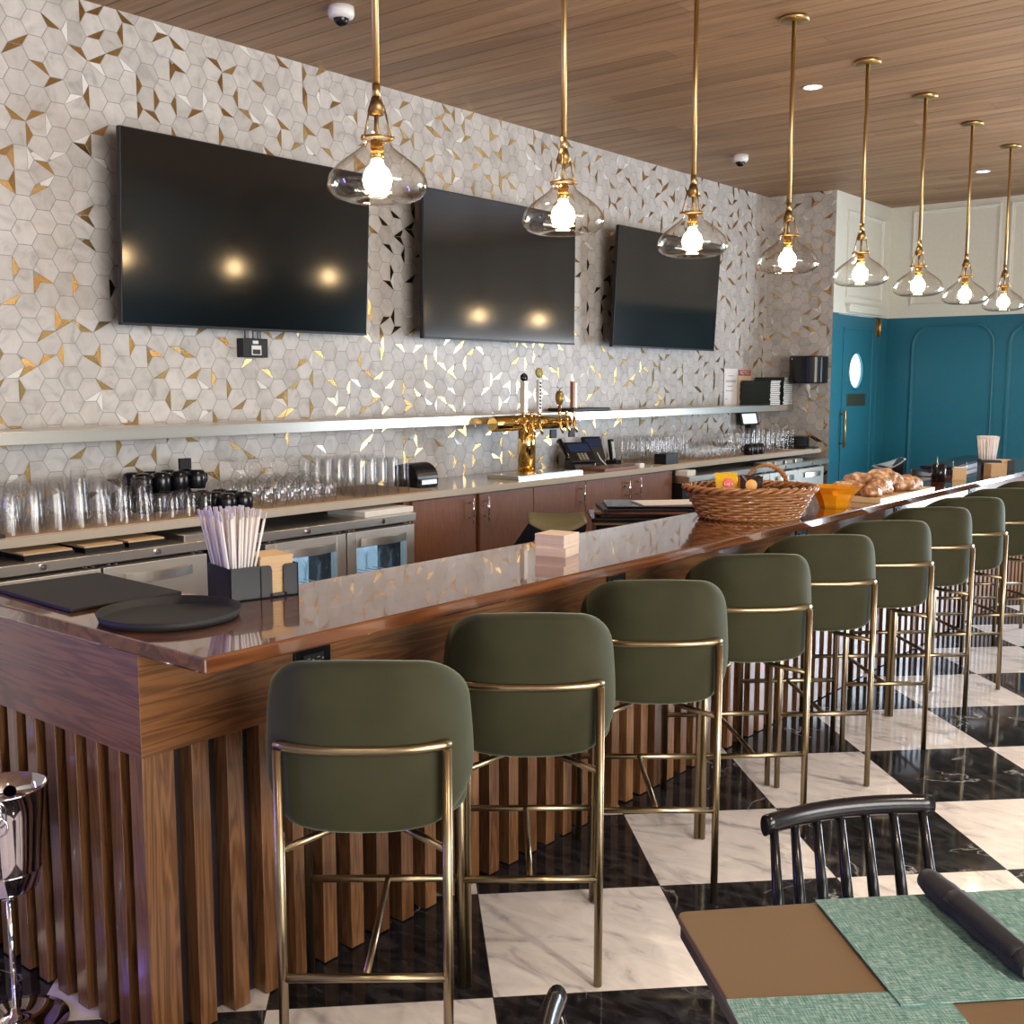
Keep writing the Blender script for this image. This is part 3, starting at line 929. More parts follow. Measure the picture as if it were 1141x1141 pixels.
# ================================================================== PENDANT LAMPS
def make_pendant():
    t = thing('pendant_lamp', '', 'pendant lamp', (0, 0, 0))
    Z0 = 2.157 - ZC      # origin at the ceiling
    mb = MB(); mb.lathe([(0.001, 0), (.068, 0), (.068, -.014), (.062, -.018), (.012, -.018), (.001, -.018)], n=32)
    mb.build('ceiling_canopy', 'brass', t)
    mb = MB(); mb.tube([(0, 0, -.018), (0, 0, Z0 + .285)], .0098, 14); mb.tube([(0, 0, Z0 + .32), (0, 0, Z0 + .28)], .0115, 14)
    mb.build('rod', 'brass', t)
    mb = MB(); mb.lathe([(0.001, Z0 + .285), (.0135, Z0 + .285), (.026, Z0 + .245), (.020, Z0 + .243), (.020, Z0 + .236), (.001, Z0 + .236)], n=24)
    mb.tube([(0, 0, Z0 + .24), (0, 0, Z0 + .18)], .0055, 10)
    for a in (25, 145, 265):
        ca, sa = math.cos(R(a)), math.sin(R(a))
        mb.tube([(.021 * ca, .021 * sa, Z0 + .262), (.043 * ca, .043 * sa, Z0 + .176)], .0028, 8)
        mb.tube([(.040 * ca, .040 * sa, Z0 + .172), (.052 * ca, .052 * sa, Z0 + .172)], .0045, 8)
    ring = [(.042 * math.cos(2 * PI * k / 28), .042 * math.sin(2 * PI * k / 28), Z0 + .172) for k in range(28)]
    mb.tube(ring, .0042, 8, closed=True)
    mb.build('lamp_holder', 'dark_brass', t)
    mb = MB(); mb.lathe([(.001, Z0 + .168), (.0185, Z0 + .168), (.0195, Z0 + .125), (.0175, Z0 + .114), (.001, Z0 + .114)], n=20)
    mb.build('socket', 'gold', t)
    prof = [(.030, .208), (.033, .200), (.035, .176), (.039, .160), (.048, .146), (.066, .132), (.090, .115), (.115, .095), (.133, .074), (.141, .054), (.1415, .040),
            (.136, .024), (.120, .010), (.100, .003), (.08, 0.0), (.060, .003), (.045, .009), (.03, .011)]
    prof = [(r, z + Z0) for r, z in prof]
    inner = [(max(r - .0022, .001), z + (.002 if z - Z0 < .02 else 0)) for r, z in reversed(prof)]
    mb = MB(); mb.lathe(prof + inner, n=48)
    mb.build('glass_shade', 'shade_glass', t)
    mb = MB()
    bp = [(.001, .018), (.014, .020), (.027, .027), (.037, .040), (.041, .057), (.039, .073), (.032, .088), (.021, .099), (.0165, .108), (.0165, .116)]
    mb.lathe([(r, z + Z0) for r, z in bp], n=24)
    mb.build('bulb', 'bulb', t)
    return t


pend = make_pendant()
words = ['first and nearest the camera', 'second of the row', 'third of the row', 'fourth of the row', 'fifth of the row',
         'sixth of the row', 'seventh of the row', 'eighth of the row']
PG = 'pendant lamps above the bar'
for k in range(8):
    loc = (-2.3, 2.211 + .8765 * k, ZC)
    lab = 'brass pendant lamp with clear glass shade above the bar, ' + words[k]
    if k == 0:
        pend.location = loc; pend['label'] = lab; pend['group'] = 'pendant lamps above the bar'
    else:
        dup(pend, loc, R(37 * k), lab, 'pendant lamps above the bar')

# ceiling fittings
for (x, y, w, sc) in ((-3.795, 3.44, 'on the ceiling beside the first pendant rod', 1.0), (-3.927, 7.436, 'on the ceiling between the third and fourth pendants', 1.0)):
    t = thing('dome_camera', 'white security camera with dark dome ' + w, 'security camera', (x, y, ZC), 0, 'dome cameras on the ceiling')
    mb = MB(); mb.lathe([(.001, 0), (.058, 0), (.060, -.03), (.054, -.044), (.036, -.05), (.001, -.05)], n=32); mb.build('housing', 'white', t)
    mb = MB(); mb.lathe([(.034, -.049), (.033, -.060), (.026, -.072), (.014, -.079), (.001, -.081)], n=24); mb.build('dome_lens', 'black_gloss', t)
for (x, y, w) in ((-2.736, 6.009, 'left of the fifth pendant'), (-2.741, 9.204, 'right of the seventh pendant')):
    t = thing('recessed_downlight', 'small round recessed downlight in the plank ceiling, ' + w, 'downlight', (x, y, ZC), 0, 'recessed downlights')
    mb = MB(); mb.lathe([(.055, 0), (.057, -.004), (.044, -.004), (.042, 0.0), (.041, .004)], n=28); mb.build('trim_ring', 'white', t)
    mb = MB(); mb.lathe([(.001, -.001), (.042, -.001)], n=28, smooth=False); mb.build('lens', 'downlight', t, recalc=False)
for (x, y) in ((1.2, 1.5), (1.2, 4.5), (1.2, 7.5), (3.4, 3.0), (3.4, 6.5), (-0.4, -0.6), (-2.74, 2.81), (-2.74, 6.01), (-2.74, 9.2)):  # spots off the downlight row have no fitting; fill added to brighten the floor
    l = bpy.data.lights.new('downlight_fill_spot', 'SPOT'); l.energy = 150 if x > 0 else 45; l.color = (1.0, .84, .66); l.spot_size = R(110); l.spot_blend = .6; l.shadow_soft_size = .05
    o = bpy.data.objects.new('downlight_fill_spot', l); COL.objects.link(o); o.location = (x, y, ZC - .03)


# ================================================================== TELEVISIONS
def tv(y, lab, tilt=3.2):
    t = thing('television', lab, 'television', (-4.40, y, 2.325), 0, 'wall televisions')
    t.rotation_euler = (0, R(tilt), 0)
    w, h = .735, .424
    mb = MB(); mb.box(-.03, .0, -w, w, -h, h, bev=.004); mb.box(-.065, -.03, -w * .7, w * .7, -h * .85, h * .2, bev=.006)
    mb.build('casing', 'black', t)
    mb = MB(); mb.box(.0, .0015, -w + .007, w - .007, -h + .012, h - .007); mb.build('screen', 'screen', t)
    mb = MB(); mb.box(.0, .003, -w, w, -h, -h + .009); mb.box(0, .004, -.03, .03, -h - .004, -h + .002)
    mb.build('lower_bezel', 'black', t)
    mb = MB(); mb.box(-.178, -.165, -.25, .25, -.12, .12); mb.box(-.17, -.06, -.15, -.10, -.1, .1); mb.box(-.17, -.06, .1, .15, -.1, .1)
    mb.build('wall_bracket', 'black', t)
    return t


tv(3.42, 'large black wall television on the left, above the small wired box')
tv(5.31, 'black wall television in the middle, behind the second pendant lamp', 0.3)
tv(7.27, 'black wall television on the right, nearest the tiled corner')

# media box below the left television
t = thing('media_box', 'small black wired media box hanging under the left television', 'media box', (-4.56, 3.50, 1.775))
MB().box(-.034, .02, -.078, .078, 0, .095, bev=.004).build('box_body', 'black', t)
mb = MB(); mb.box(.02, .021, -.018, .016, .068, .084, 0); mb.box(.02, .021, -.026, .034, .012, .06, 0); mb.box(.021, .0215, -.020, .028, .016, .040, 1)
mb.build('sticker', ['paper', 'ink'], t)
for yy, c in ((-.05, 'black'), (-.02, 'paper'), (.0, 'black'), (.03, 'black'), (.045, 'black')):
    MB().tube([(0, yy, .095), (.005, yy - .004, .13), (.03, yy + .006, .19)], .003, 8).build('cable', c, t)

# ================================================================== SHELF
t = thing('wall_shelf', 'long stainless steel shelf along the tiled wall above the back counter', 'shelf', (-4.45, 5.4, 1.40))
mb = MB(); mb.box(-.143, .15, 1.0 - 5.4, YE - .012 - 5.4, .044, .053); mb.box(.144, .15, 1.0 - 5.4, YE - .012 - 5.4, 0, .046); mb.box(-.143, -.138, 1 - 5.4, YE - .02 - 5.4, 0.0, .05)
mb.build('shelf_board', 'steel', t, bevel=.0015)
SZ = 1.4535
# menus
first = None
for st, (mx, my, n, dark) in enumerate(((-4.432, 8.87, 15, 0), (-4.432, 9.125, 17, 1))):
    for k in range(n):
        loc = (mx + random.uniform(-.004, .004) + (.04 if False else 0), my + random.uniform(-.006, .006), SZ + k * .0142)
        rz = random.uniform(-.02, .02)
        lab = ('dark green menu in the nearer stack on the steel shelf' if st == 0 else 'dark green menu in the further stack on the steel shelf')
        grp = 'menus in the nearer stack' if st == 0 else 'menus in the further stack'
        if first is None:
            t = thing('menu', lab, 'menu', loc, rz, grp)
            mb = MB(); mb.box(-.142, .142, -.098, .098, 0, .002); mb.box(-.142, .142, -.098, .098, .0115, .0135); mb.box(-.142, .142, -.1, -.096, 0, .0135); mb.box(-.142, .138, .096, .098, 0, .0135)
            mb.build('cover', simple('menu_cover', (.012, .022, .016), .5), t)
            MB().box(-.14, .139, -.095, .094, .0022, .0113).build('pages', 'paper', t)
            first = t
        else:
            dup(first, loc, rz, lab, grp)
# notices leaning on the wall
t = thing('notice_sheet', 'white printed notice leaning on the tiled wall, left of the menus', 'notice', (XW + .014, 8.61, SZ))
t.rotation_euler = (0, R(-.5), 0)
MB().box(0, .0012, -.12, .12, 0, .315).build('sheet', 'paper', t)
mb = MB()
for z, a, b_ in ((.25, -.05, .05), (.21, -.09, .10), (.20, -.09, .09), (.16, -.06, .03), (.12, -.09, .04), (.05, -.09, -.06)):
    mb.box(.0012, .0016, a, b_, z, z + .004)
mb.build('print', 'ink', t)
t = thing('notice_sheet', 'tan notice with a red heading, behind the stacked menus', 'notice', (XW + .014, 8.865, SZ))
t.rotation_euler = (0, R(-.5), 0)
MB().box(0, .0012, -.125, .125, 0, .315).build('sheet', 'orange_paper', t)
MB().box(.0012, .0018, -.115, .115, .255, .305).build('red_heading', 'red', t)
text('heading_text', 'NOTICE', .05, (.0022, 0, .28), (R(90), 0, R(90)), 'paper', t)
# black tray on the shelf
t = tag(MB().box(-.11, .11, -.22, .22, 0, .022, bev=.006).build('serving_tray', 'black'), 'flat black tray lying on the steel shelf right of the beer taps', 'tray')
t.location = (-4.44, 6.16, SZ)

# ================================================================== BACK COUNTER, COOLERS, CABINETS
CZ = 1.067
tag(MB().box(XW + .008, -4.02, 1.0, YE - .012, CZ - .036, CZ, bev=.002).build('back_worktop', 'quartz'),
    'long beige speckled stone worktop under the steel shelf', 'worktop')


def cooler(y0, y1, doors, lab, glass=(), dark=False):
    yc = (y0 + y1) / 2
    t = thing('bar_cooler', lab, 'cooler', (-4.2, yc, 0))
    sm, dm = ('steel', 'steel_v')
    xf = -3.92 + 4.2
    gl = [doors[i] for i in glass]
    mb = MB(); mb.box(-.36, xf - .28, y0 - yc, y1 - yc, .10, .93)
    mb.box(xf - .28, xf - .055, y0 - yc, y1 - yc, .10, .135); mb.box(xf - .28, xf - .055, y0 - yc, y1 - yc, .905, .93)
    segs = sorted([(a, b) for a, b in gl]); cur = y0
    for a, b in segs + [(y1, y1)]:
        if a > cur: mb.box(xf - .28, xf - .055, cur - yc, a + .03 - yc if a < y1 else y1 - yc, .135, .905)
        cur = max(cur, b - .03)
    mb.build('body', 'black', t)
    mb = MB(); mb.box(-.36, xf, y0 - yc, y1 - yc, .942, .983); mb.box(-.36, xf - .06, y0 - yc, y1 - yc, .9305, .942)
    mb.build('top_panel', sm, t, bevel=.003)
    for i, (a, b) in enumerate(doors):
        m_ = (a + b) / 2 - yc; a -= yc; b -= yc
        if i in glass:
            mb = MB(); f = .058
            mb.box(xf - .05, xf - .005, a, a + f, .12, .925); mb.box(xf - .05, xf - .005, b - f, b, .12, .925)
            mb.box(xf - .05, xf - .005, a + f, b - f, .845, .925); mb.box(xf - .05, xf - .005, a + f, b - f, .12, .19)
            d = mb.build('door', dm, t, bevel=.002)
            MB().box(xf - .03, xf - .026, a + f, b - f, .19, .845).build('glass_pane', 'pane', d)
            MB().box(xf - .26, xf - .25, a + .03, b - .03, .14, .9).build('lit_back', 'cooler_light', t)
        else:
            d = MB().box(xf - .05, xf - .005, a, b, .12, .925, bev=.003).build('door', dm, t)
        pts = []
        for k in range(13):
            u = -1 + k / 6
            pts.append((u * .155, .012 + .035 * (1 - u * u)))
        mb = MB(); vs = []
        for yy, xx in pts:
            for zz, off in ((.853, 0), (.853, .006), (.893, .006), (.893, 0)):
                vs.append((xf - .005 + xx + off, m_ + yy, zz))
        fs = [(i4 * 4 + j, i4 * 4 + (j + 1) % 4, (i4 + 1) * 4 + (j + 1) % 4, (i4 + 1) * 4 + j) for i4 in range(12) for j in range(4)] + [(0, 1, 2, 3), (48, 49, 50, 51)]
        mb.add(vs, fs, 0, False); mb.build('handle', 'steel', d, bevel=.001)
        mb = MB(); mb.tube([(xf, m_, .962), (xf + .008, m_, .962)], .012, 16); mb.tube([(xf + .008, m_, .962), (xf + .010, m_, .962)], .006, 12)
        mb.build('lock', 'chrome', t)
        for q in (-.21, -.18, .18, .21): MB().tube([(xf - .05, m_ + q, .934), (xf - .008, m_ + q, .934)], .0035, 8).build('door_screw', 'chrome', t)
    return t


cooler(.80, 2.76, [(.82, 1.285), (1.295, 1.765), (1.775, 2.25), (2.26, 2.74)], 'stainless under-counter cooler with solid doors behind the tray and rubber mat', ())
cooler(2.78, 4.01, [(3.05, 3.53), (3.54, 4.00)], 'stainless under-counter cooler with two lit glass doors of glasses inside', (0, 1))
cooler(6.78, 9.20, [(7.0, 7.52), (7.53, 8.05), (8.06, 8.58), (8.59, 9.1)], 'dark-looking cooler at the far end beyond the wicker basket', ())


def cabinet(y0, y1, doors, lab, hand):
    yc = (y0 + y1) / 2
    t = thing('base_cabinet', lab, 'cabinet', (-4.3, yc, 0))
    xf = .26
    MB().box(-.27, xf - .022, y0 - yc, y1 - yc, .08, 1.03).build('carcass', 'cabinet', t)
    MB().box(-.27, xf - .08, y0 - yc, y1 - yc, 0, .08).build('plinth', 'black', t)
    for (a, b), hy in zip(doors, hand):
        d = MB().box(xf - .02, xf, a - yc, b - yc, .1, 1.022, bev=.0015).build('door', 'cabinet', t)
        hy -= yc
        mb = MB(); mb.tube([(xf + .034, hy, .868), (xf + .034, hy, 1.008)], .0058, 10)
        for z in (.895, .98): mb.tube([(xf, hy, z), (xf + .034, hy, z)], .005, 8)
        mb.build('handle', 'chrome', d)
        if hy + yc in (4.688, 6.145):
            mb = MB(); mb.tube([(xf, hy - .02, .955), (xf + .006, hy - .02, .955)], .008, 12); mb.build('lock', 'chrome', d)
    return t


cabinet(4.06, 5.14, [(4.105, 4.612), (4.645, 5.137)], 'brown wooden base cabinet beside the glass-door cooler', (4.556, 4.688))
cabinet(5.142, 5.68, [(5.143, 5.678)], 'single-door brown base cabinet below the beer tower', (5.624,))
cabinet(5.682, 6.745, [(5.684, 6.213), (6.217, 6.742)], 'two-door brown base cabinet right of the beer tower', (6.145, 6.282))

# things on the cooler top, in the gap
for (x, y, w, d, c, lab) in ((-4.06, 2.07, .20, .17, 'table', 'left dark-edged tile board lying on the cooler top under the glasses'),
                             (-4.05, 2.30, .17, .15, 'table', 'middle tile board lying on the cooler top'),
                             (-4.05, 2.49, .17, .15, 'table', 'right tile board lying on the cooler top')):
    t = thing('tile_board', lab, 'board', (x, y, .983), 0)
    MB().box(-d / 2 - .03, d / 2, -w / 2, w / 2, 0, .022).build('base', 'black', t)
    MB().box(-d / 2 - .03, d / 2 + .008, -w / 2 - .006, w / 2 - .012, .022, .029).build('top_leaf', 'kraft', t)
t = tag(MB().box(-.12, .12, -.10, .10, 0, .028, bev=.003).build('lidded_tin', 'steel'), 'flat metal lid on the cooler top behind the straws', 'lid')
t.location = (-4.06, 2.74, .983)
t = tag(MB().box(-.14, .14, -.17, .17, 0, .03, bev=.003).build('folder', 'paper'), 'pale folder in the gap above the glass-door cooler', 'folder')
t.location = (-4.10, 3.86, .983)


# ================================================================== GLASSWARE
def lathe_obj(name, prof, mat, n=18, th=0.0018):
    mb = MB(); inner = [(max(r - th, .0005), z) for r, z in reversed(prof)]
    mb.lathe(prof + inner, n=n)
    return mb.build(name, mat)


def tall_glass(name, rb, rt, h):       # upside down: mouth (rb) on the mat, base above
    prof = [(rb, 0), (rb - (rb - rt) * .5, h * .5), (rt, h - .012), (rt - .002, h - .004), (rt - .006, h), (.0006, h)]
    mb = MB(); inner = [(.0006, h - .012), (rt - .004, h - .013), (rb - (rb - rt) * .5 - .002, h * .5), (rb - .002, 0), (rb, 0)]
    mb.lathe(prof + inner, n=18)
    return mb.build(name, 'glass')


mats = []
for (y0, y1, lab) in ((1.05, 4.30, 'tan mesh bar liner under the left glasses'), (6.62, 9.10, 'tan mesh bar liner under the far glasses')):
    t = tag(MB().box(-4.575, -4.035, y0, y1, 0, .004).build('bar_liner', 'mesh_mat'), lab, 'bar liner'); t.location = (0, 0, CZ)
GZ = CZ + .004
proto = {}


def put(kind, x, y, z=0.0, lab='', grp='', rz=0.0):
    src, used = proto[kind]
    if not used:
        o = src; proto[kind] = (src, True)
        o.location = (x, y, GZ + z); o.rotation_euler = (0, 0, rz); o['group'] = grp; o['label'] = lab
        return o
    return dup(src, (x, y, GZ + z), rz, lab, grp)


proto['tall'] = (tag(tall_glass('tumbler', .043, .030, .175), 'x', 'glass'), False)
proto['short'] = (tag(tall_glass('rocks_glass', .040, .035, .10), 'x', 'glass'), False)
proto['pint'] = (tag(tall_glass('pint_glass', .042, .031, .15), 'x', 'glass'), False)
proto['high'] = (tag(tall_glass('highball_glass', .034, .031, .19), 'x', 'glass'), False)
mb = MB()
wp = [(.033, 0), (.041, .03), (.045, .06), (.040, .088), (.022, .108), (.006, .118), (.0038, .13), (.0038, .19), (.006, .200), (.033, .205), (.034, .2075), (.0006, .2085)]
wi = [(.0006, .110), (.020, .106), (.038, .087), (.043, .06), (.039, .03), (.031, 0), (.033, 0)]
mb.lathe(wp + wi, n=20)
proto['wine'] = (tag(mb.build('wine_glass', 'glass'), 'x', 'wine glass'), False)
mb = MB()
sp_ = [(.026, 0), (.034, .04), (.036, .07), (.030, .10), (.010, .120), (.0045, .128), (.0045, .145), (.030, .15), (.031, .152), (.0006, .153)]
mb.lathe(sp_ + [(.0006, .112), (.028, .098), (.034, .07), (.032, .04), (.0245, 0), (.026, 0)], n=20)
proto['goblet'] = (tag(mb.build('stemmed_glass', 'glass'), 'x', 'glass'), False)
random.seed(21)
J = lambda s=.003: random.uniform(-s, s)
# tall tumblers, left end
for i in range(10):
    for j in range(5):
        x = -4.105 - j * .092; y = 1.70 + i * .096 + (j % 2) * .03
        put('tall' if j else 'pint', x + J(), y + J(), 0, 'clear tapered tumbler upside down in the crowded rows at the left end' if j else 'shorter clear pint glass upside down in the front row at the left end',
            'tumblers at the left end of the back counter' if j else 'pint glasses in the front row at the left end')
for (x, y) in ((-4.289, 1.988), (-4.289, 2.372)):
    put('tall', x, y, .052, 'clear glass nested over a tumbler and standing above the rest, ' + ('left one' if y < 2.2 else 'right one'), 'glasses stacked on the tumblers')
for i in range(3):
    for j in range(3):
        put('short', -4.085 - j * .088 + J(), 2.675 + i * .085 + J(), 0, 'short clear rocks glass upside down left of the black mugs', 'rocks glasses beside the black mugs')


# black mugs (upside down)
t = thing('mug', 'x', 'mug')
mb = MB(); mb.lathe([(.036, 0), (.041, .02), (.042, .055), (.036, .078), (.024, .086), (.0006, .086)] + [(.0006, .08), (.033, .072), (.038, .05), (.038, .02), (.033, 0), (.036, 0)], n=24)
mb.build('mug_body', 'black_gloss', t)
MB().tube([(.040, 0, .065), (.062, 0, .062), (.068, 0, .045), (.060, 0, .026), (.040, 0, .022)], .005, 8).build('handle', 'black_gloss', t)
proto['mug'] = (t, False)
for i in range(4):
    for j in range(3):
        if i == 3 and j == 0: continue
        put('mug', -4.34 - j * .09 + (.0 if j else 0), 2.70 + i * .092, 0, 'black mug upside down in the lower layer left of the wine glasses', 'lower layer of black mugs', R(60))
for i in range(2):
    for j in range(3):
        put('mug', -4.075 - j * .09, 2.96 + i * .09, 0, 'black mug upside down in the lower layer left of the wine glasses', 'lower layer of black mugs', R(200))
for i in range(4):
    for j in range(2):
        put('mug', -4.36 - j * .09, 2.72 + i * .094, .088, 'black mug upside down on the top layer of mugs', 'upper layer of black mugs', R(100))
t = tag(MB().box(-.01, .01, -.03, .03, 0, .05, bev=.002).build('card_clip', 'black'), 'small black card clip standing on the top mugs', 'clip'); t.location = (-4.42, 2.98, GZ + .176)
# wine glasses
for i in range(6):
    for j in range(4):
        put('wine', -4.20 - j * .098 + J(), 3.20 + i * .094 + J(), 0, 'upside-down wine glass with its foot up, between mugs and highball glasses', 'wine glasses on the left half of the back counter')
for i in range(6):
    put('goblet', -4.095 + J(), 3.20 + i * .078 + J(), 0, 'small stemmed glass upside down in front of the wine glasses', 'stemmed glasses in front of the wine glasses')
# highball glasses
for i in range(6):
    for j in range(5):
        x = -4.09 - j * .083; y = 3.70 + i * .078
        if i < 1 and j < 2: continue
        put('high', x + J(), y + J(), 0, 'straight highball glass upside down left of the small black dispenser', 'highball glasses on the left half of the back counter')
# far glasses
for i in range(7):
    for j in range(4):
        put('high', -4.17 - j * .085 + J(), 6.66 + i * .082 + J(), 0, 'straight highball glass upside down behind the small black box', 'highball glasses behind the black box')
for i in range(8):
    for j in range(4):
        if j < 2: put('goblet', -4.09 - j * .085 + J(), 7.22 + i * .085 + J(), 0, 'small stemmed glass upside down in the far middle rows', 'stemmed glasses on the far counter')
        else: put('wine', -4.13 - j * .095 + J(), 7.24 + i * .095 + J(), 0, 'upside-down wine glass in the back rows of the far counter', 'wine glasses on the far counter')
for i in range(3):
    put('mug', -4.075, 7.98 + i * .09, 0, 'black mug upside down in the far row of three', 'three black mugs on the far counter', R(180))
for i in range(9):
    for j in range(4):
        if j == 0 and i < 3: continue
        put('high', -4.085 - j * .088 + J(), 8.02 + i * .092 + J() + (.0), .0, 'straight highball glass upside down below the menus', 'highball glasses at the far end of the counter')

# glasses inside the lit cooler
for k, (yy, dd) in enumerate([(3.12 + .085 * q, d) for q in range(5) for d in (0, 1)] + [(3.60 + .085 * q, d) for q in range(5) for d in (0, 1)]):
    inside = 'left' if yy < 3.55 else 'right'
    put('goblet', -3.995 - dd * .09, yy, .690 - GZ, 'stemmed glass inside the lit cooler behind its %s glass door' % inside, 'glasses behind the %s cooler door' % inside)
for (a, b) in ((3.06, 3.52), (3.55, 3.99)):
    mb = MB()
    for q in range(9): mb.tube([(-4.17, a + (b - a) * q / 8, .684), (-3.965, a + (b - a) * q / 8, .684)], .003, 6)
    o = tag(mb.build('wire_shelf', 'white'), 'white wire shelf inside the ' + ('left' if a < 3.5 else 'right') + ' glass cooler door', 'shelf')
# small black dispenser
t = thing('paper_dispenser', 'black rounded label dispenser at the right end of the left glasses', 'dispenser', (-4.30, 4.40, CZ), R(0))
pr = [(-.09, 0), (.09, 0), (.095, .05)] + [(-.0 + .095 * math.cos(R(a)), .05 + .085 * math.sin(R(a))) for a in range(10, 95, 12)] + [(-.09, .12)]
MB().prism(pr, -.085, .085, 'XZ').build('housing', 'black_gloss', t, bevel=.006)
mb = MB(); mb.box(.09, .105, -.06, .06, .02, .045); mb.build('slot_plate', 'steel', t)
# the tray edge at far left
t = tag(MB().box(-.06, .06, -.12, .12, 0, .014, bev=.003).build('bar_tray', 'rubber'), 'dark tray corner at the left picture edge on the worktop', 'tray'); t.location = (-4.085, 1.81, GZ)

# ================================================================== BEER TOWER
t = thing('beer_tower', 'brass t-shaped beer tap tower standing on the back counter', 'beer tower', (-4.22, 5.30, CZ))
mb = MB(); mb.box(-.12, .13, -.24, .42, 0, .022, bev=.002); mb.build('drip_tray', 'steel', t)
mb = MB()
for k in range(26): mb.box(-.10, .11, -.22 + k * .0245, -.22 + k * .0245 + .012, .022, .0235)
mb.build('drip_grate', 'chrome', t)
mb = MB(); mb.tube([(0, 0, .022), (0, 0, .385)], .054, 36); mb.lathe([(.054, .022), (.068, .022), (.068, .028), (.056, .034), (.054, .034)], n=36)
mb.build('column', 'gold', t)
mb = MB(); mb.tube([(.0, -.325, .335), (0, -.32, .335), (0, .41, .335), (0, .415, .335)], [.036, .046, .046, .036], 28)
mb.build('cross_tube', 'gold', t)
taps = [-.13, -.055, .02, .23, .305, .38]
for yy in taps:
    mb = MB(); mb.tube([(.03, yy, .335), (.085, yy, .335)], .010, 12)
    mb.tube([(.085, yy, .362), (.085, yy, .325), (.093, yy, .300), (.110, yy, .265)], [.009, .012, .010, .007], 12)
    mb.tube([(.085, yy, .36), (.080, yy, .40)], .005, 8); mb.lathe([(.001, .0), (.012, .0), (.010, .018), (.001, .02)], (.081, yy, .385), n=14)
    mb.build('faucet', 'gold', t)


def handle(yy, parts, lab):
    # tap handles are parts of the tower
    mb = MB(); M = Matrix.Translation((.080, yy, .40)) @ Matrix.Rotation(R(-6), 4, 'Y') @ Matrix.Rotation(R(-8), 4, 'X')
    mats_ = parts(mb, M)
    o = mb.build('tap_handle', mats_, t); o['label'] = lab
    return o


def h1(mb, M):
    mb.box(-.018, .018, -.016, .016, .0, .19, 0, M=M); mb.box(.018, .0185, -.014, .014, .01, .18, 1, M=M)
    mb.lathe([(.001, -.012), (.022, -.012), (.027, 0), (.022, .012), (.001, .012)], (0, 0, 0), 20, 2, M=M @ Matrix.Translation((0, 0, .215)) @ Matrix.Rotation(R(90), 4, 'Y'))
    return ['steel_v', 'white', 'black_gloss']


def h2(mb, M):
    mb.box(-.010, .010, -.014, .014, .0, .20, 0, M=M)
    mb.lathe([(.001, -.007), (.030, -.007), (.032, 0), (.030, .007), (.001, .007)], (0, 0, 0), 24, 1, M=M @ Matrix.Translation((0, 0, .245)) @ Matrix.Rotation(R(90), 4, 'Y'))
    for k in range(8):
        mb.box(.010, .0108, -.009, .009, .02 + k * .022, .033 + k * .022, 2, M=M)
    return ['white', simple('olive_badge', (.32, .27, .06), .4), 'ink']


def h3(mb, M):
    mb.lathe([(.001, 0), (.009, 0), (.012, .02), (.007, .045)], (0, 0, 0), 16, 0, M=M)
    mb.lathe([(.001, .04), (.016, .045), (.027, .075), (.028, .10), (.020, .125), (.001, .135)], (0, 0, 0), 20, 1, M=M)
    for s in (-1, 1): mb.tube([M @ Vector((0, 0, .133)), M @ Vector((0, s * .008, .15)), M @ Vector((0, s * .028, .156))], .002, 6, 2)
    return [simple('dark_red_wood', (.12, .02, .01), .3), simple('bronze_badge', (.30, .20, .06), .35, .6), 'ink']


def h4(mb, M):
    mb.box(-.012, .012, -.022, .022, .02, .19, 0, M=M); mb.box(.012, .0125, .0, .021, .025, .185, 1, M=M)
    mb.box(-.014, .014, -.018, .018, .0, .02, 2, M=M)
    return ['wicker', 'white', 'ink']


handle(taps[0], h1, 'grey and white tap handle with a dark round head')
handle(taps[2], h2, 'white lettered tap handle with an olive round badge')
handle(taps[3], h3, 'dark tap handle with a bronze oval badge')
handle(taps[5], h4, 'wooden tap handle with a white side')

# ================================================================== PHONE, TERMINALS
t = thing('desk_phone', 'black desk phone with a tilted screen right of the beer tower', 'phone', (-4.34, 6.02, CZ), R(-28))
M = Matrix.Rotation(R(38), 4, 'Y')
mb = MB(); mb.box(-.10, .10, -.10, .10, 0, .022, M=Matrix.Translation((0, 0, .10)) @ M, bev=.006); mb.prism([(-.09, 0), (.10, 0), (.06, .06), (-.06, .14)], -.07, .07, 'XZ'); mb.build('phone_body', 'black', t)
MB().box(-.075, .0, -.07, .08, .022, .026, M=Matrix.Translation((0, 0, .10)) @ M).build('display', 'led_screen', t)
mb = MB()
for i in range(4):
    for j in range(3): mb.box(.02 + i * .018, .032 + i * .018, -.03 + j * .025, -.012 + j * .025, .022, .027, M=Matrix.Translation((0, 0, .10)) @ M)
mb.build('keypad', 'steel_v', t)
mb = MB(); mb.tube([Matrix.Translation((0, 0, .10)) @ M @ Vector(p) for p in ((-.095, -.125, .03), (-.09, -.125, .045), (.08, -.125, .045), (.09, -.125, .03))], .017, 10); mb.build('receiver', 'black_gloss', t)
for k, (dx, dy) in enumerate(((-.15, .0), (-.15, .16))):
    t2 = tag(MB().box(-.006, .006, -.035, .035, 0, .06, bev=.004).build('wall_outlet', 'black'), ('left' if k == 0 else 'right') + ' small dark wall outlet above the desk phone', 'outlet')
    t2.location = (XW + .0105, 6.06 + dy * 1.35, 1.265)
t = thing('card_terminal', 'black card terminal with a white cable behind the desk phone', 'terminal', (-4.42, 6.30, CZ), R(-25))
M = Matrix.Translation((0, 0, .12)) @ Matrix.Rotation(R(60), 4, 'Y')
mb = MB(); mb.box(-.09, .09, -.075, .075, -.01, .014, M=M, bev=.006); mb.prism([(-.08, 0), (.09, 0), (.03, .08), (-.06, .10)], -.06, .06, 'XZ'); mb.build('terminal_body', 'black', t)
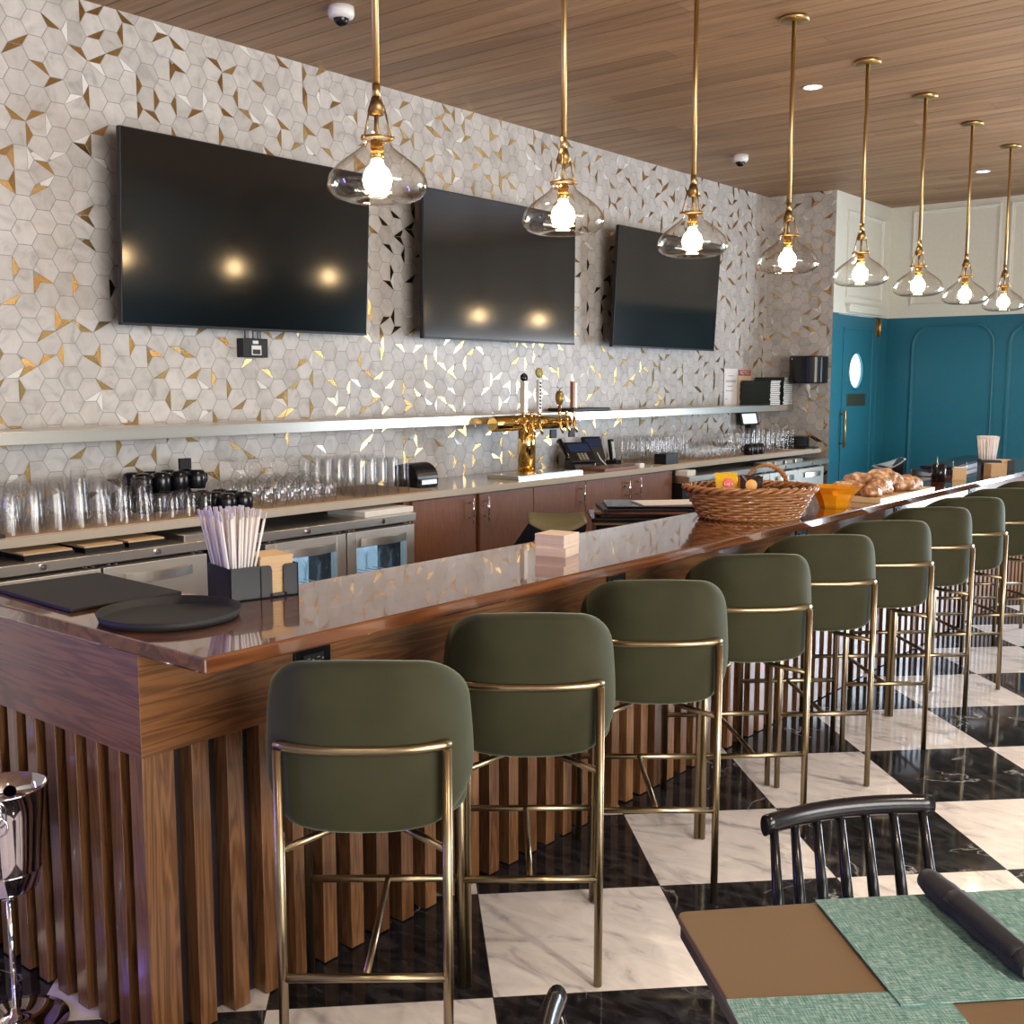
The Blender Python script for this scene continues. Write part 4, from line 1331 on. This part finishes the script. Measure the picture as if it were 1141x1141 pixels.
MB().box(-.07, -.01, -.055, .055, .014, .017, M=M).build('display', 'led_screen', t)
MB().tube([(.09, -.02, .10), (.11, .0, .05), (.13, .04, .006), (.16, .0, .006), (.13, -.06, .006), (.10, -.03, .05)], .004, 8).build('cable', 'white', t)
t = thing('handset', 'upright black cordless handset in its cradle, left of the far highball glasses', 'phone', (-4.40, 6.52, CZ), R(10))
M = Matrix.Rotation(R(-8), 4, 'Y')
MB().box(-.04, .05, -.04, .04, 0, .03, bev=.006).build('cradle', 'black', t)
MB().box(-.012, .018, -.026, .026, .01, .18, M=M, bev=.007).build('handset_body', 'black_gloss', t)
MB().box(.018, .020, -.018, .018, .04, .16, M=M).build('keypad', 'steel_v', t)
t = tag(MB().box(-.10, .10, -.20, .20, 0, .022, bev=.003).build('cutting_board', 'cabinet'), 'brown wooden board lying on the worktop in front of the phones', 'board'); t.location = (-4.13, 6.08, CZ)
t = tag(MB().box(-.05, .05, -.085, .085, 0, .075, bev=.003).build('storage_box', 'black'), 'small black box in front of the far highball glasses', 'box'); t.location = (-4.085, 6.735, GZ)
t = tag(MB().box(-.02, .02, -.03, .03, 0, .03, bev=.003).build('card_pad', 'paper'), 'small white pad on the worktop beside the brown board', 'pad'); t.location = (-4.07, 6.36, CZ)
t = thing('tablet', 'black framed tablet showing a pale screen behind the far glasses', 'tablet', (-4.50, 8.83, CZ + .004), 0)
M = Matrix.Translation((0, 0, .205)) @ Matrix.Rotation(R(-14), 4, 'Y')
MB().box(-.008, .004, -.16, .16, -.0, .115, M=M, bev=.004).build('tablet_frame', 'black', t)
MB().box(.004, .0052, -.13, .13, .012, .10, M=M).build('display', 'tablet_screen', t)
MB().box(-.03, .03, -.05, .05, 0, .215).build('stand', 'black', t)
# plates at the far end
mb = MB(); mb.lathe([(.001, 0), (.10, 0), (.115, .004), (.125, .008), (.125, .012), (.11, .011), (.001, .009)], n=32)
pl = tag(mb.build('plate', 'black'), 'x', 'plate')
for k in range(8):
    o = pl if k == 0 else dup(pl, (0, 0, 0))
    o.location = (-4.20, 9.10, GZ + .012 + k * .0115); o['label'] = 'round black plate in the stack at the far end of the worktop'; o['group'] = 'black plates in the far stack'
t = tag(MB().box(-.16, .16, -.14, .14, 0, .011, bev=.002).build('rubber_mat', 'rubber'), 'thin black mat under the plate stack', 'mat'); t.location = (-4.20, 9.10, CZ + .0045)
# cards lying on the far cooler
for k in range(4):
    t = tag(MB().box(-.05, .05, -.07, .07, 0, .03, bev=.004).build('glass_caddy_rack', 'steel'), 'small pale slotted rack on the far cooler, ' + ['first from the left', 'second from the left', 'third from the left', 'rightmost'][k], 'rack', 'slotted racks on the far cooler')
    t.location = (-3.985, 8.05 + k * .19, .983)
t = tag(MB().box(-.05, .05, -.06, .06, 0, .04, bev=.003).build('tissue_box', 'paper'), 'small white box on the cabinet end above the far cooler', 'box'); t.location = (-4.0, 6.86, .983)

# paper towel dispenser on the end wall
t = thing('towel_dispenser', 'dark paper towel dispenser on the tiled end wall beside the teal door', 'towel dispenser', (-4.135, YE - .008, 1.64))
def bulge(p):
    return p
mb = MB(); pr = [(0, 0), (-.02, -.0)]
sec = [(-.155, 0)] + [(-.155 * math.cos(PI * k / 20) , -.11 - .105 * math.sin(PI * k / 20) ** .8) for k in range(21)] + [(.155, 0)]
mb.prism([(x, y) for x, y in sec], 0, .24, 'XY'); mb.build('housing', 'black_gloss', t, bevel=.012)
mb = MB(); mb.tube([(-.10, -.19, .215), (-.10, -.196, .215)], .006, 10); mb.build('lock', 'chrome', t)
vs = []; N = 9
for k in range(N):
    q = k / (N - 1); vs += [(-.035 + .05 * q + .008 * math.sin(q * 9), -.10 - .01 * math.sin(q * 7), .005 - .13 * q), (.02 + .05 * q - .035 * q * q, -.11 + .012 * math.sin(q * 8), .005 - .13 * q)]
mb = MB(); mb.add(vs, [(2 * k, 2 * k + 1, 2 * k + 3, 2 * k + 2) for k in range(N - 1)], 0, True)
o = mb.build('paper_towel', 'paper', t); md = o.modifiers.new('s', 'SOLIDIFY'); md.thickness = .001

# ================================================================== ON THE BAR TOP
t = tag(MB().box(-.235, .235, -.165, .165, 0, .011, bev=.003).build('rubber_bar_mat', 'rubber'), 'rectangular black rubber mat on the bar end behind the round tray', 'mat')
t.location = (-2.900, 1.612, BT); t.rotation_euler = (0, 0, R(-2))
t = thing('round_tray', 'round black serving tray at the near corner of the bar', 'tray', (-2.425, 1.575, BT))
mb = MB(); mb.lathe([(.0006, .004), (.160, .004), (.168, .007), (.176, .022), (.180, .023), (.172, .002), (.165, 0), (.0006, 0)], n=64); mb.build('tray_body', 'rubber', t)

# straw and napkin caddy
t = thing('bar_caddy', 'black caddy holding straws and napkins on the near bar', 'caddy', (-2.457, 1.786, BT), R(77))
# local x along the long side
CL, CW, CH = .205, .155, .092
def caddy(t):
    th_ = .004
    mb = MB(); mb.box(0, CL, 0, CW, 0, th_)
    mb.box(0, th_, 0, CW, 0, CH); mb.box(CL - th_, CL, 0, CW, 0, CH); mb.box(.088, .092, 0, CW, 0, CH * .95)
    for y in (0, CW - th_):
        # wall with a cut-out for the napkins
        a, b_ = .125, .160
        mb.box(0, a - .008, y, y + th_, 0, CH); mb.box(b_ + .008, CL, y, y + th_, 0, CH); mb.box(a - .008, b_ + .008, y, y + th_, 0, .012)
        for s, cx in ((1, a - .008), (-1, b_ + .008)):
            mb.prism([(cx, .0), (cx + s * .008, 0.0), (cx + s * .008, CH - .014), (cx + s * .005, CH - .004), (cx, CH)], y, y + th_, 'XZ')
    mb.build('caddy_body', 'black', t)


caddy(t)
rot = Matrix.Rotation(R(77), 4, 'Z')
def world(p): return Vector((-2.457, 1.786, BT)) + rot @ Vector(p)
# one straw built once
mb = MB(); mb.tube([(0, 0, 0), (0, 0, .225)], .0036, 8); mb.box(-.0046, .0046, -.0008, .0008, .222, .243)
st0 = tag(mb.build('wrapped_straw', simple('straw_wrapper', (.72, .68, .66), .55, bump=.3, bscale=300)), 'paper-wrapped drinking straw in the near black caddy', 'straw', 'straws in the near caddy')
random.seed(9)
k = 0
for i in range(9):
    for j in range(8):
        p = world((.045 + (i - 4) * .0062 + J(.001), .0775 + (j - 3.5) * .0125 + J(.002), .005))
        o = st0 if k == 0 else dup(st0, (0, 0, 0)); k += 1
        o.location = p
        fx = (i - 4) / 4 * .15 + J(.03); fy = (j - 3.5) / 3.5 * .15 + J(.03)
        v = rot @ Vector((fx, fy, 1)); q = Vector((0, 0, 1)).rotation_difference(v.normalized())
        o.rotation_mode = 'QUATERNION'; o.rotation_quaternion = q
        o.location.z += random.uniform(0, .008)
npk = tag(MB().box(-.050, .050, -.058, .058, 0, .0030, bev=.001).build('napkin', 'kraft'), 'x', 'napkin')
for k in range(36):
    o = npk if k == 0 else dup(npk, (0, 0, 0), 0)
    o.location = world((.1435 + J(.0012), .0675 + J(.002), .0045 + k * .0031)); o.rotation_euler = (0, 0, R(77) + J(.02)); o['label'] = 'brown paper napkin in the near black caddy'; o['group'] = 'napkins in the near caddy'
# stack of napkins / coasters
coast = tag(MB().box(-.058, .058, -.056, .056, 0, .0031, bev=.001).build('paper_napkin', 'pale_napkin'), 'x', 'napkin')
for k in range(24):
    o = coast if k == 0 else dup(coast, (0, 0, 0), 0)
    o['label'] = 'pale napkin in the free-standing stack on the bar'; o['group'] = 'napkins in the bar stack'
    off = .004 if k > 9 else 0
    o.location = (-2.275 + J(.001) - off, 3.03 + J(.001) + off, BT + k * .0032); o.rotation_euler = (0, 0, R(12 if k < 10 else 8))


# wicker basket
def basket():
    t = thing('wicker_basket', 'oval woven wicker basket of snack bags on the bar', 'basket', (-2.235, 4.395, BT), R(40))
    H = .135
    def rad(z): return (.205 + .075 * (z / H) ** .8, .150 + .062 * (z / H) ** .8)
    def P(a, z, off=0):
        rx, ry = rad(z); return Vector(((rx + off) * math.cos(a), (ry + off) * math.sin(a), z))
    NR = 32; NS = 192
    mb = MB()
    for k in range(NR):
        a = 2 * PI * k / NR
        mb.tube([P(a, z) for z in (.006, .04, .08, H - .01)], .0035, 6)
    mb.build('rib', 'wicker_dark', t)
    mb = MB()
    rows = 9
    for r_ in range(rows):
        z = .014 + r_ * .0125
        ph = PI * (r_ % 2)
        mb.tube([P(2 * PI * k / NS, z + .0015 * math.sin(7 * 2 * PI * k / NS + r_), (.0068 + .001 * math.sin(r_ * 3)) * math.sin(NR / 2 * 2 * PI * k / NS + ph)) for k in range(NS)], .0060, 7, closed=True)
    mb.build('woven_wall', 'wicker', t)
    mb = MB()
    for (zc, amp, rr, tw) in ((H, .014, .0082, 11), (.010, .008, .0058, 13)):
        for q in range(3):
            mb.tube([P(2 * PI * k / 240, min(zc, H) + amp * math.sin(tw * 2 * PI * k / 240 + q * 2 * PI / 3) * .8, amp * .9 * math.cos(tw * 2 * PI * k / 240 + q * 2 * PI / 3)) for k in range(240)], rr, 7, closed=True)
    mb.build('braided_rim', 'wicker', t)
    mb = MB(); rx, ry = rad(0)
    for k in range(21):
        y = -ry + 2 * ry * (k + .5) / 21; hx = rx * math.sqrt(max(0, 1 - (y / ry) ** 2))
        mb.tube([(-hx, y, .006 + .002 * (k % 2)), (hx, y, .006 + .002 * (k % 2))], .0055, 6)
    mb.build('base', 'wicker_dark', t)
    mb = MB()
    for q in range(3):
        pts = []
        for k in range(61):
            u = k / 60; a = PI * u
            w = .088
            x = .115 - w * math.cos(a); z = H - .01 + .098 * math.sin(a)
            yb = rad(H)[1] * math.sqrt(max(0, 1 - (x / rad(H)[0]) ** 2))
            tw = 2 * PI * 5 * u + q * 2 * PI / 3
            pts.append((x + .006 * math.cos(tw), yb - .015 * math.sin(a) + .006 * math.sin(tw), z + .004 * math.cos(tw)))
        mb.tube(pts, .0058, 7)
    mb.build('handle', 'wicker', t)
    return t


basket()


def chip_bag(loc, rz, tiltx, mat_main, band, lab, word=None, wc='paper', size=(.10, .13)):
    w, h = size
    t = thing('snack_bag', lab, 'snack bag', loc, rz, None)
    t.rotation_euler = (R(tiltx), R(random.uniform(-8, 8)), rz)
    N = 12; vs = []; fs = []
    for side in (-1, 1):
        for i in range(N + 1):
            for j in range(N + 1):
                u = -1 + 2 * i / N; v = -1 + 2 * j / N
                th_ = .024 * (1 - abs(u) ** 2.5) * (1 - abs(v) ** 3) + .0006
                pin = 1 - .06 * (1 - abs(v))
                vs.append((u * w / 2 * pin, side * th_ + .002 * math.sin(9 * u + 5 * v), (v + 1) * h / 2 + .002 * math.sin(14 * u) * abs(v)))
    M1 = (N + 1) ** 2
    for s in (0, 1):
        for i in range(N):
            for j in range(N):
                a = s * M1 + i * (N + 1) + j; fs.append((a, a + N + 1, a + N + 2, a + 1))
    MB().add(vs, fs, 0, True).build('bag_body', mat_main, t)
    # round emblem on the front
    mb = MB(); K = 20
    mb.add([(0, -.0285, h * .64)] + [(w * .25 * math.cos(2 * PI * k / K), -.0275 + .004 * math.cos(2 * PI * k / K) ** 2, h * .64 + w * .24 * math.sin(2 * PI * k / K)) for k in range(K)], [(0, k + 1, (k + 1) % K + 1) for k in range(K)], 0)
    mb.build('emblem', band, t)
    if word: text('emblem_text', word, w * .2, (0, -.0295, h * .64), (R(90), 0, 0), wc, t)
    return t


YEL = simple('yellow_foil', (.72, .44, .02), .28, .25); ORG = simple('orange_foil', (.75, .2, .02), .3, .2); DRK = simple('dark_foil', (.03, .02, .02), .28, .3)
REDM = simple('red_emblem', (.6, .03, .02), .4); TAN = simple('chip_emblem', (.75, .38, .08), .5)
chip_bag((-2.30, 4.31, BT + .065), R(48), -8, YEL, REDM, "yellow snack bag with a red round emblem in the basket", "Lay's", 'paper', (.105, .14))
chip_bag((-2.215, 4.36, BT + .070), R(30), -10, DRK, TAN, 'dark snack bag with an orange picture in the basket', None, 'paper', (.10, .125))
chip_bag((-2.27, 4.385, BT + .075), R(60), -5, ORG, TAN, 'orange snack bag tucked behind the yellow one in the basket', None, 'paper', (.08, .11))
chip_bag((-2.16, 4.31, BT + .03), R(20), -35, DRK, TAN, 'second dark snack bag low at the basket middle', None, 'paper', (.09, .10))

# amber glass bowl
t = thing('amber_bowl', 'flared amber glass bowl between the basket and the pastries', 'bowl', (-2.115, 5.04, BT), R(30))
prof = [(.0006, .0), (.068, .0), (.070, .006), (.078, .03), (.098, .07), (.125, .098), (.132, .102)]
mb = MB(); mb.lathe(prof + [(.128, .103), (.121, .100), (.094, .073), (.074, .033), (.066, .010), (.0006, .008)], n=8, smooth=False); mb.build('bowl_body', 'amber', t, bevel=.002)

# board of pastries
t = thing('pastry_board', 'wooden board with a pale wrapped edge carrying the pastries', 'board', (-2.15, 5.73, BT), R(0))
MB().box(-.15, .15, -.40, .40, 0, .026, bev=.003).build('board', 'kraft', t)
MB().box(.150, .153, -.395, .398, .002, .024).build('edge_band', 'steel', t)
PST = None


def pastry_mat():
    m, n, b = nt('baked_crust')
    tc = n.nodes.new('ShaderNodeTexCoord'); nz = n.nodes.new('ShaderNodeTexNoise'); nz.inputs['Scale'].default_value = 30; nz.inputs['Detail'].default_value = 4
    n.links.new(tc.outputs['Object'], nz.inputs['Vector'])
    r = ramp(n, [(.35, (.16, .055, .015)), (.5, (.40, .17, .05)), (.66, (.72, .50, .30))])
    n.links.new(nz.outputs['Fac'], r.inputs[0]); n.links.new(r.outputs[0], b.inputs['Base Color'])
    b.inputs['Roughness'].default_value = .5; b.inputs['Coat Weight'].default_value = .9; b.inputs['Coat Roughness'].default_value = .08
    vo = n.nodes.new('ShaderNodeTexNoise'); vo.inputs['Scale'].default_value = 38; vo.inputs['Distortion'].default_value = 2
    n.links.new(tc.outputs['Object'], vo.inputs['Vector'])
    bp = n.nodes.new('ShaderNodeBump'); bp.inputs['Strength'].default_value = .8; bp.inputs['Distance'].default_value = .01
    n.links.new(vo.outputs['Fac'], bp.inputs['Height']); n.links.new(bp.outputs[0], b.inputs['Coat Normal']); n.links.new(bp.outputs[0], b.inputs['Normal'])
    return m


PM = pastry_mat()


def pastry(loc, rz, sc, lab, seed):
    vs = []; fs = []; nu, nv = 28, 14
    for j in range(nv + 1):
        for i in range(nu):
            a = 2 * PI * i / nu; b_ = PI * j / nv
            p = Vector((math.sin(b_) * math.cos(a), math.sin(b_) * math.sin(a), math.cos(b_)))
            d = 1 + .16 * noise.noise(p * 2.2 + Vector((seed, 0, 0))) + .06 * math.sin(9 * p.x + seed)
            q = Vector((p.x * sc[0] * d, p.y * sc[1] * d, p.z * sc[2] * d))
            q.z = max(q.z, -sc[2] * .62)
            vs.append(q + Vector((0, 0, sc[2] * .62)))
    for j in range(nv):
        for i in range(nu): fs.append((j * nu + i, j * nu + (i + 1) % nu, (j + 1) * nu + (i + 1) % nu, (j + 1) * nu + i))
    o = MB().add(vs, fs, 0, True).build('wrapped_pastry', PM)
    tag(o, lab, 'pastry', 'wrapped pastries on the board'); o.location = loc; o.rotation_euler = (0, 0, rz)
    return o


BZ = BT + .0265
pastry((-2.20, 5.42, BZ), R(20), (.095, .062, .045), 'plastic-wrapped pastry at the left end of the board, behind the amber bowl', 1)
pastry((-2.07, 5.40, BZ), R(70), (.055, .042, .036), 'small wrapped pastry at the board front, right behind the amber bowl', 2)
pastry((-2.21, 5.58, BZ + .03), R(10), (.085, .06, .045), 'wrapped pastry second from the left, at the back of the board', 3)
pastry((-2.09, 5.56, BZ), R(80), (.085, .055, .055), 'round-ended wrapped pastry in the front middle of the board', 4)
pastry((-2.13, 5.70, BZ + .035), R(35), (.10, .062, .052), 'big wrapped pastry lying highest on the pile', 5)
pastry((-2.20, 5.74, BZ), R(35), (.08, .055, .05), 'wrapped pastry under the highest one at the back', 6)
pastry((-2.06, 5.83, BZ), R(55), (.10, .06, .052), 'wrapped pastry at the right end of the board', 7)

# pen cup and card holder
t = thing('pen_cup', 'black cup with a pen on the far bar', 'cup', (-2.19, 6.78, BT))
mb = MB(); mb.lathe([(.0006, 0), (.042, 0), (.042, .105), (.038, .105), (.038, .005), (.0006, .005)], n=24); mb.build('cup_body', 'black_gloss', t)
MB().tube([(0, 0, .006), (-.02, .022, .15)], .004, 8).build('pen', 'chrome', t)
t = thing('card_holder', 'small wire card holder with white cards beside the pen cup', 'card holder', (-2.12, 6.95, BT), R(20))
MB().box(-.04, .04, -.025, .025, 0, .006).build('holder_base', 'brass', t)
MB().box(-.032, .036, -.012, .012, .006, .082).build('cards', 'paper', t)
MB().box(-.038, .04, -.020, -.013, .006, .078).build('kraft_cards', 'kraft', t)
for s in (-1, 1): MB().tube([(s * .038, 0, .004), (s * .038, 0, .115)], .003, 8).build('wire_post', 'chrome', t)
# far caddy with straws
t = dup(bpy.data.objects['bar_caddy'], (-2.16, 7.53, BT), R(25), 'black caddy of straws and brown napkins at the far right of the bar')
rot2 = Matrix.Rotation(R(25), 4, 'Z')
for i in range(6):
    for j in range(6):
        p = Vector((-2.16, 7.53, BT)) + rot2 @ Vector((.014 + i * .0125 + J(.001), .02 + j * .018, .005))
        o = dup(st0, p, 0, 'paper-wrapped drinking straw in the far black caddy', 'straws in the far caddy')
        v = rot2 @ Vector(((i - 2.5) * .035 + J(.02), (j - 2.5) * .035 + J(.02), 1)); o.rotation_mode = 'QUATERNION'; o.rotation_quaternion = Vector((0, 0, 1)).rotation_difference(v.normalized())
for k in range(28):
    o = dup(npk, tuple(Vector((-2.16, 7.53, BT)) + rot2 @ Vector((.1435, .0675, .0045 + k * .0031))), R(25), 'brown paper napkin in the far black caddy', 'napkins in the far caddy')
for k in range(26):
    o = dup(npk, (-2.035, 7.40, BT + k * .0031), R(38), 'brown paper napkin stacked in front of the far caddy', 'napkins in front of the far caddy')
# dark things beyond
t = thing('check_presenter_tray', 'low dark wooden tray on the far back edge of the bar', 'tray', (-2.43, 7.95, BT), R(4))
MB().box(-.09, .09, -.62, .62, 0, .035, bev=.004).build('tray_base', 'table_edge', t)
MB().box(-.10, .10, -.64, .64, .035, .052, bev=.004).build('tray_lid', 'black_gloss', t)
t = thing('card_reader', 'small black card reader left of the low dark tray', 'card reader', (-2.40, 7.10, BT), R(30))
MB().prism([(-.07, 0), (.07, 0), (.07, .018), (-.06, .05)], -.04, .04, 'XZ').build('reader_body', 'black_gloss', t, bevel=.004)
MB().box(-.03, .03, -.025, .025, .036, .04).build('display', 'led_screen', t)

# ================================================================== BEHIND THE BAR
t = thing('waste_cart', 'black bin piled with dark menu boards behind the bar', 'bin', (-3.23, 5.07, 0), R(129))
mb = MB(); mb.prism([(-.18, -.26), (.18, -.26), (.18, .26), (-.18, .26)], .0, .90, 'XY'); mb.box(-.20, .20, -.285, .285, .905, .93); mb.build('bin_body', 'black_gloss', t, bevel=.008)
MB().box(-.187, .187, -.268, .268, .893, .905).build('tan_liner', 'kraft', t)
for k, (dx, dy, rz, mm, h_) in enumerate(((0, .02, 4, 'table_edge', .012), (-.01, 0, -3, 'cabinet', .012), (.0, .03, 6, 'table_edge', .014), (.02, .06, 2, 'black_gloss', .012))):
    o = MB().box(-.17, .17, -.25, .25, 0, h_, bev=.002).build('menu_board', mm)
    tag(o, ['dark board lowest on the black bin', 'brown board second from the bottom on the black bin', 'dark board second from the top on the black bin', 'shiny black board topmost on the black bin'][k], 'board', 'boards piled on the black bin')
    o.location = (-3.23 + dx, 5.07 + dy, .931 + k * .0145); o.rotation_euler = (0, 0, R(127 + rz))
o = tag(MB().box(-.12, .12, -.17, .17, 0, .004).build('paper_sheet', 'paper'), 'tan paper sheet on the boards of the black bin', 'paper'); o.location = (-3.14, 5.19, .9875); o.rotation_euler = (0, 0, R(140))

t = thing('folding_stand', 'black angular stand with a sagging olive top behind the napkin stack', 'stand', (-3.32, 4.42, 0), R(39.3))
OLV = simple('olive_vinyl', (.14, .12, .055), .5)
vs = []; N = 14
for i in range(N + 1):
    u = -1 + 2 * i / N
    for (yy, zz) in ((-.10, .955 - .055 * (1 - u * u)), (.10, .985 - .01 * (1 - u * u))):
        vs.append((u * .145, yy, zz))
o = MB().add(vs, [(2 * i, 2 * i + 1, 2 * i + 3, 2 * i + 2) for i in range(N)], 0, True).build('sagging_top', OLV, t)
md = o.modifiers.new('s', 'SOLIDIFY'); md.thickness = .006
mb = MB()
top_ = [(-.145 + .29 * k / 12, .953 - .055 * (1 - (-1 + k / 6) ** 2)) for k in range(13)]
mb.prism(top_ + [(.10, .62), (.06, .0), (-.30, .0), (-.30, .72)], -.098, -.078, 'XZ')
mb.build('front_panel', 'black_gloss', t)
MB().prism([(-.145, .955), (.145, .955), (.06, 0), (-.20, 0)], .06, .08, 'XZ').build('rear_panel', 'black', t)
t = thing('waste_bin', 'dark round bin with a pale curved lid behind the far bar', 'bin', (-2.93, 7.95, 0), R(35))
mb = MB(); mb.lathe([(.0006, 0), (.08, 0), (.10, .98), (.0006, .98)], n=28); mb.build('bin_body', 'black', t)
vs = []
for i in range(13):
    u = -1 + i / 6
    for yy in (-.12, .12): vs.append((u * .100, yy * .6, 1.070 + .030 * u - .05 * (1 - u * u) * (1 if yy < 0 else .2) * .7))
o = MB().add(vs, [(2 * i, 2 * i + 1, 2 * i + 3, 2 * i + 2) for i in range(12)], 0, True).build('curved_lid', simple('pale_blue_plastic', (.35, .42, .55), .3), t)
md = o.modifiers.new('s', 'SOLIDIFY'); md.thickness = .008
MB().prism([(-.09, .97), (.09, .97), (.09, 1.10), (0, 1.035), (-.09, 1.05)], -.06, .06, 'XZ').build('lid_support', 'black', t)


# ================================================================== WINE BUCKETS ON STANDS
def bucket(x, y, lab, rz):
    t = thing('ice_bucket_stand', lab, 'ice bucket', (x, y, 0), rz, 'chrome ice buckets on stands')
    mb = MB(); mb.lathe([(.0006, 0), (.125, 0), (.130, .004), (.128, .010), (.10, .016), (.04, .022), (.014, .032), (.009, .05), (.0006, .05)], n=48); mb.build('foot', 'chrome', t)
    mb = MB(); mb.tube([(0, 0, .03), (0, 0, .37)], .0075, 14); mb.lathe([(.0006, 0), (.018, .0), (.020, .012), (.010, .03), (.0006, .03)], (0, 0, .345), 18); mb.build('pole', 'chrome', t)
    pr = [(.0006, .372), (.062, .372), (.072, .380), (.078, .42), (.080, .424), (.0815, .43), (.084, .47), (.093, .58), (.102, .638), (.106, .643), (.101, .643), (.090, .58), (.081, .47), (.074, .42), (.066, .384), (.0006, .380)]
    mb = MB(); mb.lathe(pr, n=48); mb.tube([(.0812 * math.cos(2 * PI * k / 40), .0812 * math.sin(2 * PI * k / 40), .428) for k in range(40)], .0025, 6, closed=True); mb.build('bucket', 'chrome', t)
    for s in (-1, 1):
        c = Vector((s * .099, 0, .595))
        mb = MB(); mb.tube([(s * .090, 0, .595), (s * .118, 0, .595)], [.016, .010], 16)
        mb.lathe([(.0006, -.015), (.009, -.012), (.0145, 0), (.009, .012), (.0006, .015)], (s * .120, 0, .595), 16)
        mb.tube([(s * .114, .026 * math.cos(2 * PI * k / 24), .578 + .024 * math.sin(2 * PI * k / 24)) for k in range(24)], .0028, 8, closed=True)
        mb.build('ring_handle', 'chrome', t)
    return t


bucket(-2.665, 1.235, 'chrome ice bucket on a stand by the bar end, the nearer one', R(-35))
bucket(-2.97, 1.20, 'chrome ice bucket at the left picture edge, the further one', R(-60))

# ================================================================== TABLE AND CHAIRS
ta = R(47)
t = thing('dining_table', 'square brown table with a black edge in the bottom right corner', 'table', (-.908, 1.552, 0), ta)
# local +x along the far edge, local -y toward the camera side
rr = .018; n_ = 5
poly = []
for cx, cy, a0 in ((.9 - rr, -rr, 0), (rr, -rr, 90), (rr, -.72 + rr, 180), (.9 - rr, -.72 + rr, 270)):
    for k in range(n_ + 1):
        a = R(a0 + 90 * k / n_); poly.append((cx + rr * math.cos(a), cy + rr * math.sin(a)))
MB().prism(poly, .735, .75, 'XY').build('tabletop', 'table', t, bevel=.003)
MB().prism([(x * .992 + .0035, y * .992 - .003) for x, y in poly], .712, .736, 'XY').build('edge_band', 'table_edge', t)
mb = MB(); mb.tube([(.45, -.36, .02), (.45, -.36, .712)], .04, 20); mb.build('pedestal', 'black', t)
mb = MB(); mb.lathe([(.0006, 0), (.26, 0), (.26, .01), (.05, .03), (.04, .05), (.0006, .05)], (.45, -.36, 0), 40); mb.build('foot_plate', 'black', t)


def mat_(c, u, w, d, lab):
    o = MB().box(0, w, -d, 0, 0, .0022).build('placemat', 'placemat'); tag(o, lab, 'placemat', 'woven green placemats')
    o.location = (c[0], c[1], .7502 + c[2]); o.rotation_euler = (0, 0, u); return o


mat_((-.737, 1.734, .0026), R(45.5), .46, .325, 'woven green placemat under the rolled black napkin')
mat_((-.710, 1.363, 0), R(44), .325, .40, 'woven green placemat cut by the bottom picture edge')
# rolled napkin
a_ = Vector((-.600, 1.895, .7755)); b_ = Vector((-.372, 1.690, .7755))
t = thing('rolled_napkin', 'black cloth napkin roll lying on the green placemat', 'napkin', (0, 0, 0))
pts = [a_.lerp(b_, k / 14) for k in range(15)]
mb = MB(); rs = [.019, .0225] + [.0225 + .002 * math.sin(k * 1.3) for k in range(11)] + [.0215, .019]
mb.tube(pts, rs, 22); mb.build('cloth_roll', 'napkin', t)
d = (b_ - a_).normalized(); side = d.cross(Vector((0, 0, 1))).normalized()
vs = []
for k in range(11):
    q = .30 + .62 * k / 10; c = a_.lerp(b_, q)
    for ang in (20, 55, 90, 125 - 30 * k / 10 * 1.2):
        vs.append(c + (side * math.cos(R(ang)) + Vector((0, 0, 1)) * math.sin(R(ang))) * .0262)
mb = MB(); mb.add(vs, [(4 * k + j, 4 * k + j + 1, 4 * k + j + 5, 4 * k + j + 4) for k in range(10) for j in range(3)], 0, True)
o = mb.build('folded_flap', 'napkin', t); md = o.modifiers.new('s', 'SOLIDIFY'); md.thickness = .0025


def spindle_chair(loc, rz, lab):
    """origin at the floor below the middle of the top rail, +y toward the sitter's front"""
    t = thing('spindle_chair', lab, 'chair', loc, rz, 'black spindle-back chairs')
    m = 'black_gloss'; Wd = .185; H = .80
    sec = [(.015 * math.cos(2 * PI * k / 16), .021 * math.sin(2 * PI * k / 16)) for k in range(16)]
    vs = []; K = 18
    def cy(u): return .034 * u * u - .034
    for i in range(K + 1):
        u = -1 + 2 * i / K
        for (a, b2) in sec: vs.append((u * Wd * 1.05, cy(u) + a, H - .019 + b2))
    n = 16
    fs = [(i * n + k, i * n + (k + 1) % n, (i + 1) * n + (k + 1) % n, (i + 1) * n + k) for i in range(K) for k in range(n)]
    mb = MB(); mb.add(vs, fs, 0, True); mb.f.append(list(range(n))); mb.m.append(0); mb.s.append(False); mb.t.append(0)
    mb.f.append([K * n + k for k in range(n)]); mb.m.append(0); mb.s.append(False); mb.t.append(0)
    mb.build('top_rail', m, t)
    for i in range(7):
        u = -1 + 2 * i / 6
        MB().tube([(u * Wd * .93, cy(u), H - .03), (u * Wd * .96, cy(u) + .035, .62), (u * Wd * 1.0, .06 + cy(u) * .6, .455)], [.0085, .0115, .0125], 12).build('spindle', m, t)
    def st(p): return Vector((p.x, p.z + .245, .452 - p.y))
    slab(.44, .42, .034, .06, .014, st).build('seat', m, t)
    for sx in (-1, 1):
        MB().tube([(sx * .17, .09, .44), (sx * .20, .03, .003)], [.017, .012], 12).build('leg', m, t)
        MB().tube([(sx * .17, .40, .44), (sx * .20, .45, .003)], [.017, .012], 12).build('leg', m, t)
    MB().tube([(-.185, .06, .22), (.185, .06, .22)], .008, 10).build('stretcher', m, t)
    return t


spindle_chair((-.815, 2.075, 0), R(56 + 180), 'black spindle-back chair tucked at the far side of the brown table')
spindle_chair((-.745, 1.025, 0), R(132 + 180), 'black chair of which only the rail end shows at the bottom edge')
